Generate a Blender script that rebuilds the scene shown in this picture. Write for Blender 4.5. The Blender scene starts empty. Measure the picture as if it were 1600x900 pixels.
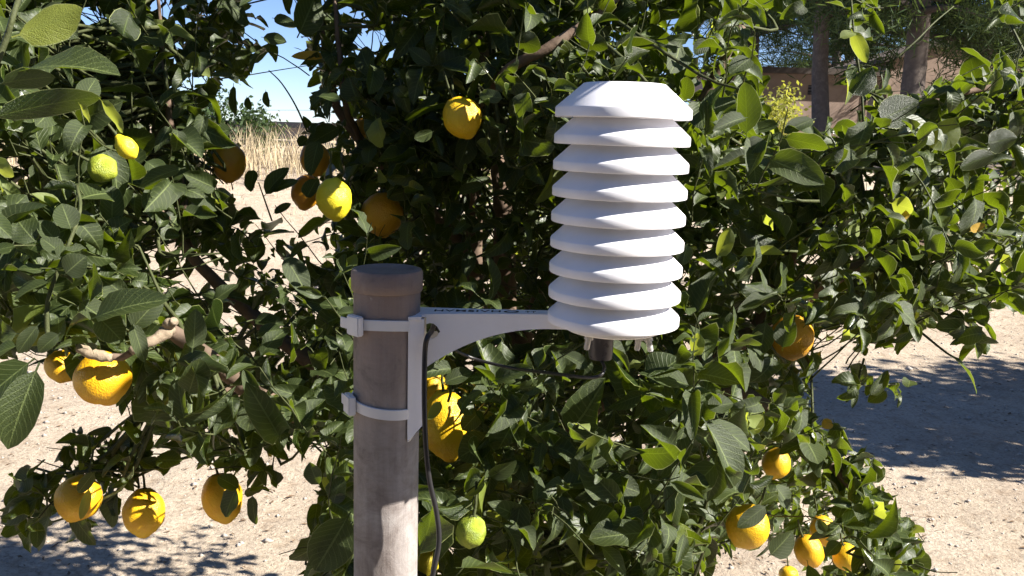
import bpy, bmesh, math, random
import numpy as np
from mathutils import Vector, Matrix, noise
random.seed(7); rng = np.random.default_rng(7)
S = bpy.context.scene
COL = S.collection
R = math.radians

# ------------------------------------------------------------------ camera, sky, sun, exposure
FPX = 1386.0
CAM = Vector((0, 0, 1.6))
PITCH, ROLL = R(10.1), R(1.72)
Fv = Vector((0, math.cos(PITCH), -math.sin(PITCH)))
_r0 = Vector((1, 0, 0)); _u0 = _r0.cross(Fv)
Rv = (_r0 * math.cos(ROLL) + _u0 * math.sin(ROLL)).normalized()
Uv = (_u0 * math.cos(ROLL) - _r0 * math.sin(ROLL)).normalized()
cam = bpy.data.cameras.new('camera'); co = bpy.data.objects.new('camera', cam); COL.objects.link(co)
M = Matrix((Rv, Uv, -Fv)).transposed().to_4x4(); M.translation = CAM
co.matrix_world = M
cam.sensor_width = 36; cam.lens = FPX / 1600 * 36; cam.clip_start = 0.05; cam.clip_end = 2000
S.camera = co
SUN_EL, SUN_BACK = R(38.5), R(-16)
sdir = Vector((math.cos(SUN_EL) * math.cos(SUN_BACK), math.cos(SUN_EL) * math.sin(SUN_BACK), math.sin(SUN_EL)))
W = bpy.data.worlds.new("World"); S.world = W; W.use_nodes = True
wn = W.node_tree.nodes; wl = W.node_tree.links
sky = wn.new('ShaderNodeTexSky'); sky.sky_type = 'NISHITA'; sky.sun_disc = False
sky.sun_elevation = SUN_EL; sky.sun_rotation = R(90) - SUN_BACK; sky.ozone_density = 1.6
sky.dust_density = 0.0; sky.air_density = 0.7
wn['Background'].inputs[1].default_value = 0.05
sk = wn.new('ShaderNodeMix'); sk.data_type = 'RGBA'; sk.blend_type = 'MULTIPLY'; sk.inputs[0].default_value = 1
wl.new(sky.outputs[0], sk.inputs[6]); sk.inputs[7].default_value = (.88, .95, 1.16, 1)
wl.new(sk.outputs[2], wn['Background'].inputs[0])
sl = bpy.data.lights.new('sun', 'SUN'); so = bpy.data.objects.new('sun', sl); COL.objects.link(so)
sl.energy = 5.0; sl.angle = R(0.53); sl.color = (1, .945, .86)
so.rotation_euler = sdir.to_track_quat('Z', 'Y').to_euler()
S.view_settings.view_transform = 'Standard'; S.view_settings.look = 'None'
S.view_settings.exposure = 1.55; S.view_settings.gamma = 1
S.cycles.max_bounces = 7; S.cycles.transparent_max_bounces = 8; S.cycles.transmission_bounces = 6

def P(u, v, d):
    """a point seen at photo position (u, v) at depth d metres"""
    return CAM + (Fv + Rv * ((u - 800) / FPX) + Uv * ((450 - v) / FPX)) * d
camA = np.array(CAM); FA, RA, UA = np.array(Fv), np.array(Rv), np.array(Uv)
def proj(p):
    q = np.asarray(p) - camA
    d = q @ FA
    return 800 + FPX * (q @ RA) / d, 450 - FPX * (q @ UA) / d, d

# ------------------------------------------------------------------ helpers
def tag(o, label=None, cat=None, group=None, kind=None):
    if label: o['label'] = label
    if cat: o['category'] = cat
    if group: o['group'] = group
    if kind: o['kind'] = kind
    return o
def empty(name, loc, label, cat, group=None):
    o = bpy.data.objects.new(name, None); COL.objects.link(o); o.location = loc
    o.empty_display_size = .05
    return tag(o, label, cat, group)
def link(name, me, mat=None, parent=None, smooth=False, loc=None):
    o = bpy.data.objects.new(name, me); COL.objects.link(o)
    if mat is not None and not me.materials: me.materials.append(mat)
    if parent is not None:
        o.parent = parent
        o.matrix_parent_inverse = Matrix.Translation(-Vector(parent.location))
    if smooth:
        me.polygons.foreach_set('use_smooth', [True] * len(me.polygons))
    if loc is not None: o.location = loc
    return o
def mesh_np(name, V, F4=None, F3=None, uv=None, tint=None):
    me = bpy.data.meshes.new(name)
    V = np.asarray(V, dtype=np.float32)
    n4 = 0 if F4 is None else len(F4); n3 = 0 if F3 is None else len(F3)
    loops = []; starts = []; s = 0
    if n4: loops.append(np.asarray(F4).ravel()); starts.append(np.arange(n4) * 4); s = n4 * 4
    if n3: loops.append(np.asarray(F3).ravel()); starts.append(s + np.arange(n3) * 3)
    L = np.concatenate(loops).astype(np.int32)
    me.vertices.add(len(V)); me.vertices.foreach_set('co', V.ravel())
    me.loops.add(len(L)); me.loops.foreach_set('vertex_index', L)
    me.polygons.add(n4 + n3); me.polygons.foreach_set('loop_start', np.concatenate(starts).astype(np.int32))
    if uv is not None:
        ul = me.uv_layers.new(name='UVMap')
        ul.data.foreach_set('uv', np.asarray(uv, dtype=np.float32)[L].ravel())
    if tint is not None:
        a = me.attributes.new('tint', 'FLOAT', 'POINT'); a.data.foreach_set('value', np.asarray(tint, dtype=np.float32))
    me.update(calc_edges=True); me.validate()
    return me
def bm_mesh(name, bm):
    me = bpy.data.meshes.new(name); bmesh.ops.recalc_face_normals(bm, faces=bm.faces); bm.to_mesh(me); bm.free(); return me
def tube_data(pts, rad, sides=8, off=0):
    pts = [Vector(p) for p in pts]; V = []; F = []
    n = len(pts)
    if not hasattr(rad, '__len__'): rad = [rad] * n
    t0 = (pts[1] - pts[0]).normalized(); a = t0.orthogonal().normalized()
    for i, p in enumerate(pts):
        t = (pts[min(i + 1, n - 1)] - pts[max(i - 1, 0)]).normalized()
        a = (a - t * a.dot(t)).normalized(); b = t.cross(a)
        for k in range(sides):
            an = 2 * math.pi * k / sides
            V.append(p + (a * math.cos(an) + b * math.sin(an)) * rad[i])
    for i in range(n - 1):
        for k in range(sides):
            k2 = (k + 1) % sides
            F.append((off + i * sides + k, off + i * sides + k2, off + (i + 1) * sides + k2, off + (i + 1) * sides + k))
    return V, F
def catmull(pts, n=5):
    pts = [Vector(p) for p in pts]
    if len(pts) < 3: return pts
    q = [pts[0] * 2 - pts[1]] + pts + [pts[-1] * 2 - pts[-2]]; out = []
    for i in range(1, len(q) - 2):
        a, b, c, d = q[i - 1:i + 3]
        for k in range(n):
            t = k / n
            out.append(.5 * ((2 * b) + (c - a) * t + (2 * a - 5 * b + 4 * c - d) * t * t + (3 * b - a - 3 * c + d) * t ** 3))
    out.append(pts[-1]); return out
def tube(name, pts, rad, mat, parent=None, sides=10, knob=0, cap=True):
    V, F = tube_data(pts, rad, sides)
    if knob:
        V = [v + Vector(noise.noise_vector(v * 28)) * knob for v in V]
    n = len(pts)
    me = bpy.data.meshes.new(name)
    if cap: F = F + [tuple(range(sides))[::-1], tuple(range((n - 1) * sides, n * sides))]
    me.from_pydata(V, [], F); me.update()
    return link(name, me, mat, parent, smooth=True)
def lathe(bm, prof, seg=64, center=(0, 0, 0), closed=True):
    c = Vector(center); rings = []
    for r, z in prof:
        if r < 1e-6: rings.append([bm.verts.new(c + Vector((0, 0, z)))])
        else: rings.append([bm.verts.new(c + Vector((r * math.cos(2 * math.pi * k / seg), r * math.sin(2 * math.pi * k / seg), z))) for k in range(seg)])
    for a, b in zip(rings[:-1], rings[1:]):
        for k in range(seg):
            k2 = (k + 1) % seg
            if len(a) == 1: bm.faces.new((a[0], b[k2], b[k]))
            elif len(b) == 1: bm.faces.new((a[k], a[k2], b[0]))
            else: bm.faces.new((a[k], a[k2], b[k2], b[k]))
    return rings
def box(bm, lo, hi):
    x0, y0, z0 = lo; x1, y1, z1 = hi
    v = [bm.verts.new(p) for p in ((x0, y0, z0), (x1, y0, z0), (x1, y1, z0), (x0, y1, z0), (x0, y0, z1), (x1, y0, z1), (x1, y1, z1), (x0, y1, z1))]
    for f in ((0, 3, 2, 1), (4, 5, 6, 7), (0, 1, 5, 4), (1, 2, 6, 5), (2, 3, 7, 6), (3, 0, 4, 7)):
        bm.faces.new([v[i] for i in f])
    return v
def autosmooth(o, ang=35):
    me = o.data
    me.polygons.foreach_set('use_smooth', [True] * len(me.polygons))
    me.set_sharp_from_angle(angle=R(ang))
    return o

# ------------------------------------------------------------------ materials
def mat(name, color=(.5, .5, .5), rough=.6, spec=.5):
    m = bpy.data.materials.new(name); m.use_nodes = True
    b = m.node_tree.nodes['Principled BSDF']
    b.inputs['Base Color'].default_value = (*color, 1); b.inputs['Roughness'].default_value = rough
    b.inputs['Specular IOR Level'].default_value = spec
    return m, m.node_tree.nodes, m.node_tree.links, b
def nz(n, l, scale, detail=4, rough=.6, vec=None, dist=0):
    t = n.new('ShaderNodeTexNoise'); t.inputs['Scale'].default_value = scale; t.inputs['Detail'].default_value = detail
    t.inputs['Roughness'].default_value = rough; t.inputs['Distortion'].default_value = dist
    if vec is not None: l.new(vec, t.inputs['Vector'])
    return t
def ramp(n, l, src, stops):
    r = n.new('ShaderNodeValToRGB'); e = r.color_ramp.elements
    while len(e) < len(stops): e.new(.5)
    for i, (p, c) in enumerate(stops):
        e[i].position = p; e[i].color = (*c, 1) if len(c) == 3 else c
    l.new(src, r.inputs[0]); return r
def mixc(n, l, fac, a, b, mode='MIX'):
    m = n.new('ShaderNodeMix'); m.data_type = 'RGBA'; m.blend_type = mode
    for s, x in ((0, fac), (6, a), (7, b)):
        if hasattr(x, 'links'): l.new(x, m.inputs[s])
        else: m.inputs[s].default_value = x if s == 0 else ((*x, 1) if len(x) == 3 else x)
    return m.outputs[2]
def math_(n, l, op, a, b=None, clamp=False):
    m = n.new('ShaderNodeMath'); m.operation = op; m.use_clamp = clamp
    for i, x in enumerate((a, b)):
        if x is None: continue
        if hasattr(x, 'links'): l.new(x, m.inputs[i])
        else: m.inputs[i].default_value = x
    return m.outputs[0]
def bump(n, l, b, h, strength=.3, dist=.01):
    bp = n.new('ShaderNodeBump'); bp.inputs['Strength'].default_value = strength; bp.inputs['Distance'].default_value = dist
    l.new(h, bp.inputs['Height']); l.new(bp.outputs[0], b.inputs['Normal']); return bp
def objco(n):
    return n.new('ShaderNodeTexCoord').outputs['Object']

def leaf_material(name, top, under, trans, rough=.38, tw=.38):
    m, n, l, b = mat(name, top, rough, .55)
    uvn = n.new('ShaderNodeUVMap'); uvn.uv_map = 'UVMap'
    sep = n.new('ShaderNodeSeparateXYZ'); l.new(uvn.outputs[0], sep.inputs[0])
    s, t = sep.outputs[0], sep.outputs[1]
    at = n.new('ShaderNodeAttribute'); at.attribute_name = 'tint'
    oi = n.new('ShaderNodeObjectInfo')
    tint = math_(n, l, 'FRACT', math_(n, l, 'ADD', at.outputs['Fac'], oi.outputs['Random']))
    side = math_(n, l, 'ABSOLUTE', math_(n, l, 'SUBTRACT', t, .5))
    mid = math_(n, l, 'LESS_THAN', side, .022)
    edge = math_(n, l, 'GREATER_THAN', side, .478)
    # side veins
    wv = math_(n, l, 'SINE', math_(n, l, 'MULTIPLY', math_(n, l, 'SUBTRACT', s, math_(n, l, 'MULTIPLY', side, .55)), 62))
    vein = math_(n, l, 'MULTIPLY', math_(n, l, 'POWER', math_(n, l, 'MAXIMUM', wv, 0), 9), .55)
    tc = n.new('ShaderNodeTexCoord')
    mot = nz(n, l, 55, 4, .6, tc.outputs['Object'])
    mot2 = nz(n, l, 400, 2, .6, tc.outputs['Object'])
    tr = ramp(n, l, tint, [(0, tuple(c * .62 for c in top)), (.45, top), (.85, (top[0] * 1.7, top[1] * 1.45, top[2] * 1.2)), (1, (top[0] * 3.2, top[1] * 1.9, top[2] * 1.1))])
    c1 = mixc(n, l, math_(n, l, 'MULTIPLY', mot.outputs[0], .5), tr.outputs[0], (top[0] * 1.9, top[1] * 1.7, top[2] * 1.6))
    c1 = mixc(n, l, math_(n, l, 'MULTIPLY', math_(n, l, 'MAXIMUM', vein, math_(n, l, 'MULTIPLY', mid, .9)), .42), c1, (.17, .23, .05))
    c1 = mixc(n, l, math_(n, l, 'MULTIPLY', edge, .75), c1, (.30, .34, .12))
    geo = n.new('ShaderNodeNewGeometry')
    c2 = mixc(n, l, math_(n, l, 'MULTIPLY', math_(n, l, 'MAXIMUM', vein, mid), .5), under, (.24, .30, .10))
    base = mixc(n, l, geo.outputs['Backfacing'], c1, c2)
    l.new(base, b.inputs['Base Color'])
    rr = math_(n, l, 'ADD', math_(n, l, 'MULTIPLY', mot2.outputs[0], .22), rough - .08)
    rr = math_(n, l, 'ADD', rr, math_(n, l, 'MULTIPLY', geo.outputs['Backfacing'], .2))
    l.new(rr, b.inputs['Roughness'])
    h = math_(n, l, 'ADD', math_(n, l, 'MULTIPLY', vein, -.5), math_(n, l, 'MULTIPLY', mot.outputs[0], 1.6))
    h = math_(n, l, 'SUBTRACT', h, math_(n, l, 'MULTIPLY', mid, .8))
    bump(n, l, b, h, .55, .0016)
    td = n.new('ShaderNodeBsdfTranslucent')
    tcol = mixc(n, l, math_(n, l, 'MULTIPLY', math_(n, l, 'MAXIMUM', vein, mid), .5), trans, (trans[0] * 1.4, trans[1] * 1.35, trans[2] * 1.5))
    tcol = mixc(n, l, math_(n, l, 'MULTIPLY', edge, .8), tcol, (.75, .8, .35))
    l.new(tcol, td.inputs[0])
    mx = n.new('ShaderNodeMixShader'); mx.inputs[0].default_value = tw
    l.new(b.outputs[0], mx.inputs[1]); l.new(td.outputs[0], mx.inputs[2])
    l.new(mx.outputs[0], n['Material Output'].inputs[0])
    return m
M_leaf = leaf_material('lemon_leaf', (.0125, .0245, .0035), (.030, .046, .010), (.20, .28, .008), .29, .26)
M_young = leaf_material('young_lemon_leaf', (.13, .18, .035), (.17, .21, .06), (.50, .56, .05), .42, .42)
M_yellow = leaf_material('yellowing_leaf', (.45, .30, .03), (.40, .28, .05), (.65, .42, .03), .5, .35)

def bark_material(name, a, b_, sc=40, rough=.85):
    m, n, l, b = mat(name, a, rough, .2)
    v = objco(n); t = nz(n, l, sc, 8, .65, v, .4); t2 = nz(n, l, sc * .2, 4, .6, v)
    r = ramp(n, l, t.outputs[0], [(.3, tuple(c * .5 for c in a)), (.5, a), (.72, b_)])
    c = mixc(n, l, t2.outputs[0], r.outputs[0], tuple(c * .6 for c in b_), 'MIX')
    l.new(c, b.inputs['Base Color']); bump(n, l, b, t.outputs[0], .6, .004); return m
M_bark = bark_material('lemon_bark', (.13, .085, .06), (.26, .19, .14))
M_twig = bark_material('green_twig', (.06, .075, .028), (.12, .13, .055), 90, .6)
M_cut = bark_material('pale_cut_wood', (.32, .24, .165), (.48, .39, .28), 90)
M_pbark = bark_material('pine_bark', (.10, .08, .07), (.21, .17, .145), 9)

def lemon_material(name, cols, bumpk=.5):
    m, n, l, b = mat(name, cols[1], .38, .5)
    v = objco(n); oi = n.new('ShaderNodeObjectInfo')
    big = nz(n, l, 1.3, 3, .5, v); fine = n.new('ShaderNodeTexVoronoi'); fine.inputs['Scale'].default_value = 17; l.new(v, fine.inputs['Vector'])
    med = nz(n, l, 7, 5, .65, v)
    f = math_(n, l, 'ADD', math_(n, l, 'MULTIPLY', big.outputs[0], .7), math_(n, l, 'MULTIPLY', oi.outputs['Random'], .35))
    r = ramp(n, l, f, [(.25, cols[0]), (.5, cols[1]), (.8, cols[2])])
    sp = ramp(n, l, med.outputs[0], [(.66, (0, 0, 0)), (.76, (1, 1, 1))])
    c = mixc(n, l, math_(n, l, 'MULTIPLY', sp.outputs[0], .35), r.outputs[0], tuple(x * .35 for x in cols[0]))
    l.new(c, b.inputs['Base Color'])
    h = math_(n, l, 'ADD', math_(n, l, 'MULTIPLY', fine.outputs['Distance'], .5), med.outputs[0])
    bump(n, l, b, h, bumpk * .5, .012)
    b.inputs['Subsurface Weight'].default_value = .08; b.inputs['Subsurface Radius'].default_value = (.01, .006, .001)
    b.inputs['Subsurface Scale'].default_value = .5
    return m
M_lemon = lemon_material('ripe_lemon_rind', [(.70, .34, .010), (.76, .43, .012), (.78, .51, .02)])
M_lorange = lemon_material('orange_lemon_rind', [(.62, .27, .02), (.70, .33, .02), (.74, .40, .03)])
M_lgreen = lemon_material('unripe_lemon_rind', [(.20, .27, .03), (.36, .42, .04), (.52, .50, .05)], .9)
M_ly = lemon_material('pale_lemon_rind', [(.78, .62, .03), (.82, .66, .03), (.82, .70, .06)])

def plastic(name, c, rough=.42, dirt=.12):
    m, n, l, b = mat(name, c, rough, .45)
    v = objco(n); t = nz(n, l, 18, 6, .65, v, .3); t2 = nz(n, l, 160, 3, .5, v)
    f = ramp(n, l, t.outputs[0], [(.45, (0, 0, 0)), (.75, (1, 1, 1))])
    l.new(mixc(n, l, math_(n, l, 'MULTIPLY', f.outputs[0], dirt), c, tuple(x * .72 for x in (c[0], c[1] * .96, c[2] * .9))), b.inputs['Base Color'])
    l.new(math_(n, l, 'ADD', math_(n, l, 'MULTIPLY', t2.outputs[0], .2), rough - .1), b.inputs['Roughness'])
    bump(n, l, b, t2.outputs[0], .08, .0005); return m
M_white = plastic('white_plastic', (.84, .83, .86), .42, .25)
M_tie = plastic('white_nylon', (.74, .73, .73), .45)
M_black = plastic('black_rubber', (.018, .017, .018), .38)
M_probe = plastic('dark_sensor_plastic', (.05, .045, .05), .3)
M_ink, _, _, _ = mat('black_print', (.01, .01, .012), .6)
M_clear, n_, l_, b_ = mat('clear_plastic', (.85, .83, .82), .2); b_.inputs['Transmission Weight'].default_value = .55
def pipe_material():
    m, n, l, b = mat('weathered_grey_pipe', (.2, .19, .2), .55, .35)
    v = objco(n)
    mp = n.new('ShaderNodeMapping'); l.new(v, mp.inputs[0]); mp.inputs['Scale'].default_value = (1, 1, .07)
    st = nz(n, l, 130, 6, .7, mp.outputs[0]); bl = nz(n, l, 16, 6, .7, v, .8)
    mh = n.new('ShaderNodeMapping'); l.new(v, mh.inputs[0]); mh.inputs['Scale'].default_value = (.15, .15, 1)
    hz = nz(n, l, 260, 3, .6, mh.outputs[0])
    r = ramp(n, l, bl.outputs[0], [(.30, (.13, .105, .095)), (.44, (.26, .23, .215)), (.60, (.36, .335, .32)), (.78, (.50, .48, .465))])
    rs = ramp(n, l, st.outputs[0], [(.3, (.55, .5, .5)), (.55, (1, 1, 1)), (.75, (1.3, 1.28, 1.25))])
    c = mixc(n, l, .4, r.outputs[0], rs.outputs[0], 'MULTIPLY')
    rh = ramp(n, l, hz.outputs[0], [(.38, (.7, .68, .68)), (.5, (1, 1, 1))])
    c = mixc(n, l, .2, c, rh.outputs[0], 'MULTIPLY')
    sz = n.new('ShaderNodeSeparateXYZ'); l.new(n.new('ShaderNodeTexCoord').outputs['Object'], sz.inputs[0])
    brown_top = math_(n, l, 'ADD', math_(n, l, 'MULTIPLY', math_(n, l, 'SUBTRACT', sz.outputs[2], 1.27), 5.0), math_(n, l, 'MULTIPLY', math_(n, l, 'SUBTRACT', bl.outputs[0], .5), 2.2), True)
    c = mixc(n, l, math_(n, l, 'MULTIPLY', brown_top, .75), c, (.24, .158, .125))  # browner towards the top of the pipe, broken up by noise
    sc_ = nz(n, l, 75, 8, .8, v, 1.5); scr = ramp(n, l, sc_.outputs[0], [(.66, (0, 0, 0)), (.70, (1, 1, 1))])
    c = mixc(n, l, math_(n, l, 'MULTIPLY', scr.outputs[0], .7), c, (.5, .48, .46))
    l.new(c, b.inputs['Base Color']); bump(n, l, b, math_(n, l, 'ADD', st.outputs[0], math_(n, l, 'ADD', bl.outputs[0], sc_.outputs[0])), .5, .0014)
    l.new(math_(n, l, 'ADD', math_(n, l, 'MULTIPLY', bl.outputs[0], .35), .35), b.inputs['Roughness'])
    return m
M_pipe = pipe_material()
M_cap = pipe_material(); M_cap.name = 'grey_pipe_cap'

def ground_material():
    m, n, l, b = mat('pale_sandy_ground', (.5, .44, .37), .95, .1)
    v = objco(n)
    a = nz(n, l, .9, 5, .6, v); c = nz(n, l, 9, 8, .72, v); d = nz(n, l, 55, 6, .75, v); e = nz(n, l, 26, 3, .7, v, 1.0)
    r = ramp(n, l, a.outputs[0], [(.3, (.37, .305, .24)), (.5, (.44, .372, .29)), (.7, (.51, .44, .355))])
    s = ramp(n, l, d.outputs[0], [(.32, (.40, .34, .30)), (.44, (.88, .85, .82)), (.6, (1.12, 1.10, 1.08))])
    c1 = mixc(n, l, .85, r.outputs[0], s.outputs[0], 'MULTIPLY')
    s2 = ramp(n, l, c.outputs[0], [(.34, (.72, .66, .6)), (.5, (1, 1, 1)), (.7, (1.06, 1.05, 1.03))])
    c2 = mixc(n, l, .8, c1, s2.outputs[0], 'MULTIPLY')
    lit = ramp(n, l, e.outputs[0], [(.68, (0, 0, 0)), (.73, (1, 1, 1))])
    c3 = mixc(n, l, math_(n, l, 'MULTIPLY', lit.outputs[0], .65), c2, (.17, .12, .085))
    l.new(c3, b.inputs['Base Color'])
    h = math_(n, l, 'ADD', c.outputs[0], math_(n, l, 'MULTIPLY', d.outputs[0], .45))
    bump(n, l, b, h, .9, .03)
    return m
M_ground = ground_material()
M_stone = bark_material('pale_pebble', (.40, .35, .30), (.58, .53, .47), 30)
M_dead = bark_material('dead_leaf', (.14, .09, .055), (.30, .21, .13), 60)
M_grass = bark_material('dry_grass', (.46, .36, .22), (.66, .55, .36), 6, .8)
M_wall = bark_material('salmon_render', (.37, .275, .22), (.45, .34, .28), 1.5, .9)
M_roof = bark_material('roof_tile', (.10, .085, .075), (.18, .14, .12), 4)
M_shutter = bark_material('grey_shutter', (.26, .23, .24), (.34, .31, .31), 5)
M_dark, _, _, _ = mat('dark_opening', (.02, .02, .025), .7)
def simple_leafmat(name, a, tr, tw=.3):
    m, n, l, b = mat(name, a, .55, .3)
    at = n.new('ShaderNodeAttribute'); at.attribute_name = 'tint'
    l.new(ramp(n, l, at.outputs['Fac'], [(0, tuple(x * .55 for x in a)), (1, tuple(x * 1.5 for x in a))]).outputs[0], b.inputs['Base Color'])
    td = n.new('ShaderNodeBsdfTranslucent'); td.inputs[0].default_value = (*tr, 1)
    mx = n.new('ShaderNodeMixShader'); mx.inputs[0].default_value = tw
    l.new(b.outputs[0], mx.inputs[1]); l.new(td.outputs[0], mx.inputs[2]); l.new(mx.outputs[0], n['Material Output'].inputs[0])
    return m
M_pine = simple_leafmat('pine_needles', (.045, .075, .028), (.14, .2, .04))
M_bush = simple_leafmat('yellow_green_leaves', (.20, .21, .035), (.5, .5, .06), .4)
M_hedge = simple_leafmat('dark_green_leaves', (.035, .06, .02), (.1, .16, .03))

# ------------------------------------------------------------------ ground
def sm(a, b, x):
    t = max(0, min(1, (x - a) / (b - a))); return t * t * (3 - 2 * t)
def gz(x, y):
    r = math.hypot(x, y)
    z = 1.0 * sm(8, 16, y + max(0, x) * -.25) - .0
    if r < 40:
        z += .02 * noise.noise(Vector((x * .9, y * .9, 0))) + .012 * noise.noise(Vector((x * 3.1, y * 3.1, 4)))
    if r < 12:
        z += .007 * noise.noise(Vector((x * 9, y * 9, 2))) + .006 * abs(noise.noise(Vector((x * 21, y * 21, 8))))
    return z
def axis(lims):
    out = []
    for a, b, s in lims: out += list(np.arange(a, b, s))
    return out + [lims[-1][1]]
xs = axis([(-700, -100, 60), (-100, -20, 8), (-20, -6, .6), (-6, 6, .05), (6, 20, .6), (20, 100, 8), (100, 700, 60)])
ys = axis([(-60, -4, 4), (-4, 2.4, .3), (2.4, 7, .05), (7, 12, .12), (12, 20, .5), (20, 100, 8), (100, 900, 60)])
GV = np.array([(x, y, gz(x, y)) for y in ys for x in xs]); nx = len(xs); ny = len(ys)
ii, jj = np.meshgrid(np.arange(nx - 1), np.arange(ny - 1)); q = (jj * nx + ii).ravel()
g = link('ground', mesh_np('ground', GV, F4=np.stack([q, q + 1, q + nx + 1, q + nx], 1)), M_ground, smooth=True); tag(g, kind='structure')

# pebbles and leaf litter
octV = np.array([(1, 0, 0), (0, 1, 0), (-1, 0, 0), (0, -1, 0), (0, 0, .7), (0, 0, -.7)], float)
octF = np.array([(0, 1, 4), (1, 2, 4), (2, 3, 4), (3, 0, 4), (1, 0, 5), (2, 1, 5), (3, 2, 5), (0, 3, 5)])
V = []; F = []; o = 0
for i in range(7000):
    y = random.uniform(2.3, 9); x = random.uniform(-y * .75, y * .75); s = .0025 * math.exp(random.gauss(0, .55)) * (1 + y * .12)
    p = (octV * (1 + rng.normal(0, .2, (6, 1)))) * s * (1 + rng.random(3) * .7) + np.array((x, y, gz(x, y) + s * .3)); V.append(p); F.append(octF + o); o += 6
o_ = link('pebbles', mesh_np('pebbles', np.concatenate(V), F3=np.concatenate(F)), M_stone)
tag(o_, 'small pale pebbles scattered over the sandy ground', 'pebbles', kind='stuff')
V = []; F = []; o = 0
for i in range(3200):
    y = 2.4 + 6.2 * random.random() ** 1.2; x = random.uniform(-y * .72, y * .72)
    if noise.noise(Vector((x * 1.3, y * 1.3, 7))) < -.05 and random.random() < .75: continue
    s = random.uniform(.005, .02) * (1.6 if random.random() < .08 else 1); a = random.uniform(0, 6.28)
    q = np.array([(-1, 0, .1), (-.3, .42, .35 * random.random()), (1, 0, .2), (-.2, -.42, .4 * random.random()), (.1, 0, 0)]) * s * np.array((1, random.uniform(.35, 1), 1))
    c, sn = math.cos(a), math.sin(a); q = q @ np.array(((c, sn, 0), (-sn, c, 0), (0, 0, 1))) + np.array((x, y, gz(x, y) + .004))
    V.append(q); F.append(np.array([(0, 4, 1), (1, 4, 2), (2, 4, 3), (3, 4, 0)]) + o); o += 5
o_ = link('leaf_litter', mesh_np('leaf_litter', np.concatenate(V), F3=np.concatenate(F)), M_dead)
tag(o_, 'dry brown leaf fragments littering the sandy ground', 'leaf litter', kind='stuff')

# ------------------------------------------------------------------ dry grass behind on the left
def blades(name, n, fx, hh, wid, mat_, label, cat, lean=.25):
    V = []; F = []; T = []; o = 0
    for i in range(n):
        x, y = fx(); h = hh * random.uniform(.35, 1.15); z = gz(x, y) - .02
        a = random.uniform(0, 6.28); ln = random.gauss(0, lean) * h; ln2 = random.gauss(0, lean * .6) * h
        w = wid * random.uniform(.5, 1.2); dx, dy = math.cos(a) * w, math.sin(a) * w
        for k in range(4):
            t = k / 3; ww = (1 - t * .85)
            cx = x + ln * t * t; cy = y + ln2 * t * t; cz = z + h * t * (1 - .12 * t)
            V += [(cx - dx * ww, cy - dy * ww, cz), (cx + dx * ww, cy + dy * ww, cz)]
        for k in range(3): F.append((o + 2 * k, o + 2 * k + 1, o + 2 * k + 3, o + 2 * k + 2))
        o += 8
    return tag(link(name, mesh_np(name, V, F4=F), mat_), label, cat, kind='stuff')
blades('dry_grass', 5200, lambda: (random.uniform(-9.5, 2.0), random.gauss(14.5, .8)), .68, .008, M_grass,
       'tall dry straw coloured grass beyond the sandy ground', 'grass')
blades('dry_stubble', 1400, lambda: (random.uniform(-11, 4), random.uniform(11.0, 14.0)), .12, .006, M_grass,
       'short dry stubble in front of the tall grass', 'grass', .6)

# ------------------------------------------------------------------ foliage blobs for background trees
def foliage_mesh(name, centers, leaf, per, spread, narrow=1.0, seed=1):
    r = np.random.default_rng(seed); C = np.repeat(np.array(centers), per, axis=0); n = len(C)
    C = C + r.normal(0, spread, (n, 3))
    d = r.normal(0, 1, (n, 3)); d /= np.linalg.norm(d, axis=1)[:, None]
    e = np.cross(d, r.normal(0, 1, (n, 3))); e /= np.linalg.norm(e, axis=1)[:, None]
    L = leaf * r.uniform(.6, 1.3, (n, 1)); Wd = L * .32 * narrow
    V = np.stack([C - d * L * .5, C + e * Wd, C + d * L * .5, C - e * Wd], 1).reshape(-1, 3)
    F = np.arange(n * 4).reshape(-1, 4)
    return mesh_np(name, V, F4=F, tint=np.repeat(r.random(n), 4))
def crown_centers(n, c, rad, seed=1, shell=.55):
    r = np.random.default_rng(seed); out = []
    while len(out) < n:
        p = r.uniform(-1, 1, 3); q = np.linalg.norm(p)
        if q > 1 or q < shell * r.random(): continue
        w = p * np.array(rad) + np.array(c)
        if noise.noise(Vector(w) * (1.6 / max(rad))) * 1.2 + .35 * r.random() > .02 - .15: out.append(w)
    return out
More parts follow.
